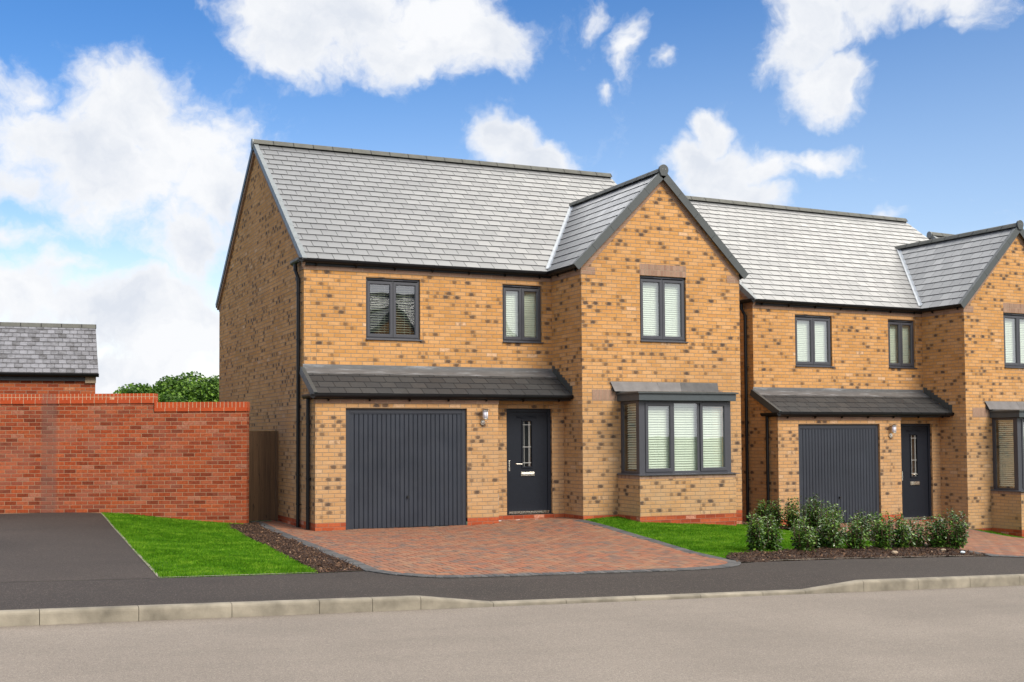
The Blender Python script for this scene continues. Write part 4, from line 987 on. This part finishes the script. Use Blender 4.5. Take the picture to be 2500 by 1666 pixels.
def grass(name, poly, dens, h, seed, label, shade=None):
    rs = np.random.RandomState(seed); P_ = np.array(poly); x0, y0 = P_.min(0); x1, y1 = P_.max(0)
    area = (x1-x0)*(y1-y0); n = int(area*dens); X = rs.uniform(x0, x1, n); Y = rs.uniform(y0, y1, n)
    ins = np.zeros(n, bool); m_ = len(poly)
    for i in range(m_):
        ax, ay = poly[i]; bx_, by_ = poly[(i+1) % m_]
        if ay == by_: continue
        c = ((ay > Y) != (by_ > Y)) & (X < (bx_-ax)*(Y-ay)/(by_-ay)+ax); ins ^= c
    X, Y = X[ins], Y[ins]; n = len(X); X = X+rs.normal(0, .011, n); Y = Y+rs.normal(0, .011, n); Z = zg(X, Y)-.002
    a = rs.uniform(0, 2*np.pi, n); w_ = rs.uniform(.0025, .0055, n); hh = h*rs.uniform(.55, 1.25, n)*(1+.25*np.sin(X*3.1+Y*1.7)); ln = rs.uniform(0, .9, n)*hh; la = rs.uniform(0, 2*np.pi, n)
    V = np.zeros((n, 4, 3)); 
    V[:,0] = np.c_[X-w_*np.cos(a), Y-w_*np.sin(a), Z]; V[:,1] = np.c_[X+w_*np.cos(a), Y+w_*np.sin(a), Z]
    V[:,2] = np.c_[X+.4*ln*np.cos(la)+w_*.7*np.cos(a), Y+.4*ln*np.sin(la)+w_*.7*np.sin(a), Z+hh*.65]; V[:,3] = np.c_[X+ln*np.cos(la), Y+ln*np.sin(la), Z+hh]
    idx = np.arange(n)*4; F_ = np.c_[idx, idx+1, idx+2, idx+3]
    me = bpy.data.meshes.new(name); me.vertices.add(n*4); me.vertices.foreach_set('co', V.ravel()); me.loops.add(n*4); me.loops.foreach_set('vertex_index', F_.ravel())
    me.polygons.add(n); me.polygons.foreach_set('loop_start', np.arange(n)*4); me.polygons.foreach_set('loop_total', np.full(n, 4)); me.update(calc_edges=True); me.materials.append(M['grass'])
    o = bpy.data.objects.new(name, me); COL.objects.link(o); tag(o, label, 'lawn', kind='stuff'); return o
grass('lawn', lawn1, 5200, .032, 1, 'bright green lawn in front of the red garden wall')
grass('lawn', lawn2, 5200, .032, 2, 'green lawn below the bay window of the nearer house')
grass('lawn', lawn3[:5]+[(18.5,-6.55),(18.5,-1),L2(8.17,-1.36),L2(5.965,-1.36),L2(5.965,-.5)], 2500, .035, 3, 'patch of grass in front of the right-hand house')

def bark(poly, dens, seed, label, lift=.0, extra=None):
    rg = np.random.RandomState(seed); P_ = np.array(poly); x0, y0 = P_.min(0)-.05; x1, y1 = P_.max(0)+.05; n = int((x1-x0)*(y1-y0)*dens)
    pts = [(rg.uniform(x0, x1), rg.uniform(y0, y1)) for _ in range(n)]; pts = [p for p in pts if inside(p[0], p[1], poly) or (rg.rand() < .12 and segdist(p[0], p[1], poly+[poly[0]]) < .06)]
    X = np.array([p[0] for p in pts]); Y = np.array([p[1] for p in pts]); Z = zg(X, Y)+lift+(extra(X, Y) if extra else 0)
    n = len(X); L_ = rg.lognormal(-3.75, .45, n).clip(.01, .07); W_ = L_*rg.uniform(.22, .55, n); T_ = rg.uniform(.002, .006, n)
    V = []
    for i in range(n):
        e = Matrix.Rotation(rg.uniform(0, 6.3), 3, 'Z') @ Matrix.Rotation(rg.normal(0, .45), 3, 'Y') @ Matrix.Rotation(rg.normal(0, .5), 3, 'X')
        c = Vector((X[i], Y[i], Z[i]+rg.uniform(0, .022)))
        l, w_, t = L_[i]/2, W_[i]/2, T_[i]/2
        for sz in (-t, t):
            for sx, sy in ((-l,-w_*.6),(l*.8,-w_),(l,w_*.7),(-l*.9,w_)): V.append(tuple(c+e@Vector((sx, sy, sz))))
    F_ = []
    for i in range(n):
        o_ = i*8; F_ += [(o_+3,o_+2,o_+1,o_),(o_+4,o_+5,o_+6,o_+7),(o_,o_+1,o_+5,o_+4),(o_+1,o_+2,o_+6,o_+5),(o_+2,o_+3,o_+7,o_+6),(o_+3,o_,o_+4,o_+7)]
    me = bpy.data.meshes.new('bark_chips'); me.from_pydata(V, [], F_); me.materials.append(M['bark']); o = bpy.data.objects.new('bark_chips', me); COL.objects.link(o); tag(o, label, 'bark mulch', kind='stuff')
bark(bark1, 1700, 4, 'brown bark chips in the narrow bed between lawn and block paving', extra=lambda X, Y: .018*np.sin(X*9+1)*np.cos(Y*4)+.008)
bark(bark2, 1300, 5, 'brown bark chips under the row of shrubs', extra=lambda X, Y: .03*np.clip((Y+6.7)*3, 0, 1)+.018*np.sin(X*8)*np.cos(Y*6)+.004)

# ------------------------------------------------------------------ kerb: one stone after another
def kerb():
    root = empty('kerb', (0, YK, 0)); tag(root, 'pale concrete kerb along the road edge, dropped in front of the block paving', 'kerb'); root['kind'] = 'structure'
    xs = [-5.103-.914*k for k in range(12, 0, -1)]+[-5.103,-4.189,-3.275,-2.361,-1.232]; st = []
    for a, b in zip(xs[:-1], xs[1:]): st.append((a, b, 1., 1.))
    st[-1] = (-2.361,-1.78,1.,1.); st.append((-1.78,-1.232,1.,1.)); st.append((-1.232,-.36,1.,0.))
    q = -.36
    while q < 3.9: st.append((q, min(q+.914, 3.95), 0., 0.)); q += .914
    st = [s for s in st if s[1]-s[0] > .05]
    st.append((3.95, 4.86, 0., 1.)); q = 4.86
    while q < 10.0: st.append((q, q+.914, 1., 1.)); q += .914
    st.append((q, q+.914, 1., 0.)); q += .914
    while q < 14: st.append((q, q+.914, 0., 0.)); q += .914
    while q < 30: st.append((q, q+.914, 1., 1.)); q += .914
    for (a, b, h0, h1) in st:
        mb = MB(); a += .003; b -= .003
        def sec(x_, h):
            z = gk(x_, -8.8)+.003; zt_ = z+(.006 if h > .5 else -.085+.0); zr = z-.21
            if h > .5: return [(x_,-.125,zr),(x_,-.125,zt_-.035),(x_,-.121,zt_-.018),(x_,-.109,zt_-.005),(x_,-.095,zt_),(x_,0,zt_),(x_,0,zr)]
            zt_ = z-.092; return [(x_,-.10,zr),(x_,-.10,zt_-.020),(x_,-.097,zt_-.012),(x_,-.088,zt_-.006),(x_,-.075,zt_-.002),(x_,0,zt_+.004),(x_,0,zr)]
        mb.hexa(sec(a, h0), sec(b, h1)); mb.build('kerb_stone', M['concrete'], root)
kerb()

# ------------------------------------------------------------------ garden wall on the left
WA = -YAW*1.0
def garden_wall():
    e1 = Vector((-.911,.4125,0)); ang = math.atan2(.4125, -.911)+math.pi   # local +x points right (towards the houses)
    root = empty('garden_wall', (-.885,1.665,0), ang); tag(root, 'red brick garden wall with stepped brick coping beside the timber gate', 'wall')
    def blk(name, x0, x1, z0, z1, y0, y1, mat):
        mb = MB(); mb.box(x0, x1, y0, y1, z0, z1); return mb.build(name, mat, root)
    st = -1.78
    blk('brick_wall', st+.001, 0, -.6, 2.214, 0, .215, M['redwall']); blk('brick_wall', -9, st, -.6, 2.375, .0, .215, M['redwall'])
    blk('coping', st+.02, .008, 2.216, 2.284, -.018, .233, M['coping2']); blk('coping', -9, st+.02-.001, 2.377, 2.447, -.018, .233, M['coping2'])
    mats = M['coping']
    blk('coping', st+.022, .008, 2.2845, 2.392, -.016, .231, mats); blk('coping', -9, st+.0185, 2.4475, 2.562, -.016, .231, mats)
garden_wall()

def gate():
    root = empty('timber_gate', (0,2.83,0)); tag(root, 'tall dark brown boarded timber gate between the red wall and the house side', 'gate')
    mb = MB(); x_ = -.98
    while x_ < -.06:
        w_ = min(.118, -.05-x_); mb.box(x_+.0015, x_+w_-.0015, -.0-rng.uniform(0,.002), .02, .045, 1.84); x_ += w_
    mb.build('board', M['wood'], root)
    mb = MB()
    for z in (.25, .95, 1.6): mb.box(-.98, -.05, .021, .06, z, z+.1)
    mb.build('rail', M['wood'], root)
    mb = MB(); mb.box(-.045, -.004, -.02, .06, -.05, 1.84); mb.build('post', M['wood'], root)
gate()

# ------------------------------------------------------------------ outbuilding behind the wall
def outbuilding():
    root = empty('brick_garage', (-3.128,7.074,0), R(-3.5)); tag(root, 'red brick outbuilding with weathered grey tiled roof behind the garden wall', 'outbuilding')
    Lg = 6.5; run = 1.95; ez = 3.15; rz_ = 4.38; wtop = 2.99
    mb = MB(); mb.face([(-Lg,0,-.5),(0,0,-.5),(0,0,wtop),(-Lg,0,wtop)]); mb.face([(0,0,-.5),(0,2*run,-.5),(0,2*run,wtop+.1),(0,run,rz_-.1),(0,0,wtop+.1)]); mb.face([(-Lg,0,-.5),(-Lg,2*run,-.5),(-Lg,2*run,wtop+.1),(-Lg,run,rz_-.1),(-Lg,0,wtop+.1)]); mb.face([(-Lg,2*run,-.5),(0,2*run,-.5),(0,2*run,wtop),(-Lg,2*run,wtop)])
    mb.build('brick_wall', M['redhouse'], root)
    mb = MB(); S = Vector((0, run+.18, rz_-ez)).normalized(); Ls = math.hypot(run+.18, rz_-ez)
    slates(mb, (-Lg-.05,-.18,ez), (1,0,0), S, Lg+.11, Ls, gauge=Ls/11, w_=.165, t=.022, seed=12)
    mb.face([(-Lg-.05,-.18,ez-.01),(.06,-.18,ez-.01),(.06,run,rz_-.02),(-Lg-.05,run,rz_-.02)]); mb.face([(-Lg-.05,2*run+.18,ez),(.06,2*run+.18,ez),(.06,run,rz_-.01),(-Lg-.05,run,rz_-.01)])
    rf = mb.build('roof', M['tile'], root)
    mb = MB(); ridge_run(mb, (-Lg-.05,run,rz_+.05), (.07,run,rz_+.05), Rr=.09); mb.build('ridge_tiles', [M['ridge'], M['slate_edge']], rf)
    mb = MB(); mb.box(-Lg, -.22, -.07, -.04, wtop, wtop+.13); mb.build('fascia', M['fascia'], root)
    mb = MB(); mb.box(-.219, .012, -.05, .05, wtop-.04, wtop+.14); mb.build('kneeler_block', M['stone'], root)
    gutter(root, (-Lg,-.075,ez-.005), (.07,-.075,ez-.005), brackets=False)
outbuilding()

# ------------------------------------------------------------------ trees behind
def leaf_mesh(name, C_, Nrm, S_, mats, midx, parent=None, droop=None, wf=.42):
    """folded two-quad leaves/clumps from arrays"""
    n = len(C_); V = np.zeros((n, 6, 3)); 
    up = np.tile(np.array([[0,0,1.]]), (n, 1)); D = droop if droop is not None else np.cross(Nrm, up+.01); D = D/np.linalg.norm(D, axis=1, keepdims=True)
    Wd = np.cross(Nrm, D); Wd = Wd/np.linalg.norm(Wd, axis=1, keepdims=True); N2 = np.cross(D, Wd)
    s = S_[:,None]; l, w_ = s[:, :1], s[:, :1]*wf
    tip = C_+D*l; base = C_; mid = C_+D*l*.5
    V[:,0] = base; V[:,1] = mid+Wd*w_+N2*w_*.25; V[:,2] = tip; V[:,3] = mid-Wd*w_+N2*w_*.25
    V[:,4] = C_+D*l*.75+Wd*w_*.7+N2*w_*.1; V[:,5] = C_+D*l*.75-Wd*w_*.7+N2*w_*.1
    i = np.arange(n)*6; F_ = []
    for k in i: F_ += [(k, k+1, k+4, k+2), (k, k+2, k+5, k+3)]
    me = bpy.data.meshes.new(name); me.from_pydata(V.reshape(-1, 3).tolist(), [], F_)
    for q in mats: me.materials.append(q)
    me.polygons.foreach_set('material_index', np.repeat(midx, 2).astype(int))
    o = bpy.data.objects.new(name, me); COL.objects.link(o)
    if parent: o.parent = parent
    return o
def tree(x_, y_, H_, Rr, seed, label, bright=False, squash=1.):
    rs = np.random.RandomState(seed); z0 = zg1(x_, y_)-.3; root = empty('broadleaf_tree', (x_, y_, z0)); tag(root, label, 'tree', 'trees beyond the garden wall')
    mb = MB(); mb.tube([(0,0,0),(.05,0,H_*.3),(.1,.05,H_*.55),(.0,.0,H_*.8)], [.22,.18,.12,.05], 8)
    clumps = []
    for k in range(20):
        a = rs.uniform(0, 6.28); rr = Rr*rs.uniform(.15, .85); zz = H_*(.38+.5*rs.rand())
        if zz > H_*.72: rr *= .6
        clumps.append((rr*math.cos(a), rr*math.sin(a), zz, Rr*rs.uniform(.22, .38)))
        mb.tube([(.05,.0,H_*.3),(rr*math.cos(a)*.5, rr*math.sin(a)*.5, zz*.75),(rr*math.cos(a), rr*math.sin(a), zz)], [.09,.05,.015], 5)
    clumps.append((0,0,H_*.90,Rr*.30)); clumps.append((0,0,H_*.58,Rr*.5))
    mb.build('trunk', M['bark2'], root)
    C_, N_ = [], []
    for cx_, cy_, cz_, cr_ in clumps:
        n = int(2300*(cr_/1.2)**2); v = rs.normal(size=(n, 3)); v /= np.linalg.norm(v, axis=1, keepdims=True)
        rad = cr_*rs.uniform(.55, 1.08, (n, 1)); C_.append(np.array([[cx_,cy_,cz_]])+v*rad*[1,1,.8]); N_.append(v+rs.normal(size=(n,3))*.7)
    C_ = np.vstack(C_); N_ = np.vstack(N_); N_ /= np.linalg.norm(N_, axis=1, keepdims=True); n = len(C_)
    leaf_mesh('crown', C_, N_, rs.uniform(.09, .17, n), [M['treeleaf'], M['treeleaf2']], (rs.rand(n) < (.85 if bright else .22)).astype(int), root)
# positions by bearing and distance
def at(px, D_):
    v = fw+cr*((px-1250)/2944.2); h = Vector((fw.x, fw.y, 0)).normalized(); t = D_/(v.dot(h)); return EYE.x+v.x*t, EYE.y+v.y*t
TL = [(262,46,3.42,1.5,'small bright green sapling top just right of the outbuilding',True),(302,48,3.8,1.6,'young light green tree, second from the outbuilding',True),
      (350,54,4.5,2.3,'mid green tree left of the two rounded crowns',False),(405,56,4.62,2.6,'dark rounded tree in the middle of the row',False),
      (465,55,5.0,2.8,'tallest rounded tree, just left of the house side',False),(525,58,4.6,2.3,'dark tree partly hidden by the house side',False),
      (575,62,4.5,2.2,'tree almost wholly behind the house side',False)]
for i, (px, D_, top, rr, lb, br) in enumerate(TL[:6]):
    x_, y_ = at(px, D_); tree(x_, y_, top+.3-zg1(x_, y_)-.55, rr, 20+i, lb, br)

# ------------------------------------------------------------------ shrubs
def shrub(x_, y_, H_, Wd, seed, label, young=.3, zoff=0.):
    rs = np.random.RandomState(seed); z0 = zg1(x_, y_)+.02+zoff; root = empty('evergreen_shrub', (x_, y_, z0)); tag(root, label, 'shrub', 'evergreen shrubs in the bark bed')
    mb = MB(); C_, N_, D_, mi, S_ = [], [], [], [], []
    Wd *= 1.22; ns = int(12+Wd*24)
    for k in range(ns):
        a = rs.uniform(0, 6.28); rr = Wd*.5*math.sqrt(rs.rand())*rs.uniform(.8, 1.2); hh = H_*rs.uniform(.55, 1.04)*(1-.25*(rr/(Wd*.5))**2); lean = rs.uniform(.55, 1.)
        p0 = Vector((rr*.25*math.cos(a), rr*.25*math.sin(a), 0)); p2 = Vector((rr*lean*math.cos(a), rr*lean*math.sin(a), hh)); p1 = p0.lerp(p2, .5)+Vector((rr*.25*math.cos(a), rr*.25*math.sin(a), 0))
        mb.tube([p0, p1, p2], [.007,.005,.002], 5, caps=False)
        nl = int(78*hh/.7)
        for i in range(nl):
            t = .08+.92*(i/nl); q = p0*(1-t)**2+p1*2*t*(1-t)+p2*t*t
            b = rs.uniform(0, 6.28); rad = rs.uniform(.01, .07)*(1-.3*t); od = Vector((math.cos(b), math.sin(b), 0))
            C_.append(q+od*rad+Vector((0,0,rs.uniform(-.015,.015)))); dr = (od*rs.uniform(.5,1.2)+Vector((0,0,rs.uniform(-.95,.35)+(.5 if t > .9 else 0)))).normalized(); D_.append(dr)
            nn_ = Vector((rs.normal()*.4, rs.normal()*.4, 1)); nn_ = (nn_-dr*nn_.dot(dr)).normalized(); N_.append(nn_)
            mi.append(1 if rs.rand() < young*(.25+1.3*t**3) else 0); S_.append(rs.uniform(.044, .072)*(1.12-.3*t))
    mb.build('stem', M['twig'], root)
    leaf_mesh('foliage', np.array(C_), np.array(N_), np.array(S_), [M['leaf'], M['leaf2']], np.array(mi), root, droop=np.array(D_), wf=.3)
SH = [(5.51,-5.7,.71,.36,'leftmost front shrub, bushy with pale young tips',.55),(5.92,-5.55,.63,.33,'second front shrub from the left, touching the leftmost one',.35),
      (6.33,-5.81,.63,.44,'low front shrub on the lawn edge, third from the left',.45),(6.9,-5.45,.45,.26,'smallest front shrub, low between the third and the one before the garage door',.3),
      (7.05,-5.69,.68,.42,'front shrub before the middle of the right-hand garage door',.5),(7.48,-5.67,.56,.34,'thin leggy front shrub with brown stems left of the middle of the row',.35),
      (7.92,-5.78,.66,.42,'front shrub with a tall yellow-green top, right of the middle',.6),(8.38,-5.72,.60,.42,'front shrub below the left side of the right-hand front door',.35),
      (8.78,-5.6,.54,.48,'rounded front shrub below the right-hand front door',.35),(9.1,-5.76,.60,.50,'dark front shrub, second from the right end',.15),
      (9.36,-5.9,.69,.52,'rightmost shrub, tallest and darkest, spreading over the block paving',.15),
      (9.28,-.8,.62,.42,'back shrub against the gap between the two houses',.3),(9.25,-1.2,.60,.34,'slim back shrub before the left brick pier of the right-hand house',.15),
      (9.3,-1.7,.67,.42,'back shrub with arching light tips, before the garage door edge',.35),(9.3,-2.34,.73,.56,'dark bushy back shrub before the garage door',.06),
      (9.2,-2.9,.63,.46,'back shrub right of the dark bushy one',.35),(9.25,-3.8,.50,.6,'low wide back shrub nearest the front row',.15)]
for i, (x_, y_, h_, w_, lb, yg) in enumerate(SH): shrub(x_, y_, h_, w_, 50+i, lb, yg)

# stones and scrap in the bed
def pebble(px, D_, s, mat, label, seed, cat='stone', name='stone'):
    rs = random.Random(seed); bm = bmesh.new(); bmesh.ops.create_icosphere(bm, subdivisions=2, radius=s)
    for v in bm.verts: v.co = Vector((v.co.x*1.3, v.co.y*.9, v.co.z*.6))*(1+rs.uniform(-.12,.12))
    me = bpy.data.meshes.new(name); bm.to_mesh(me); bm.free(); me.materials.append(mat); o = bpy.data.objects.new(name, me); COL.objects.link(o)
    o.location = (px, D_, zg1(px, D_)+.055); tag(o, label, cat)
pebble(7.6,-6.45,.045,M['stone'],'flat tan stone lying on the bark near the pavement edge',1); pebble(8.75,-6.3,.04,M['stone'],'small rounded grey-brown stone at the right end of the bark bed',2)
pebble(8.85,-6.62,.035,M['litter'],'scrap of clear plastic on the bark beside the pavement',3,'litter','plastic_scrap')
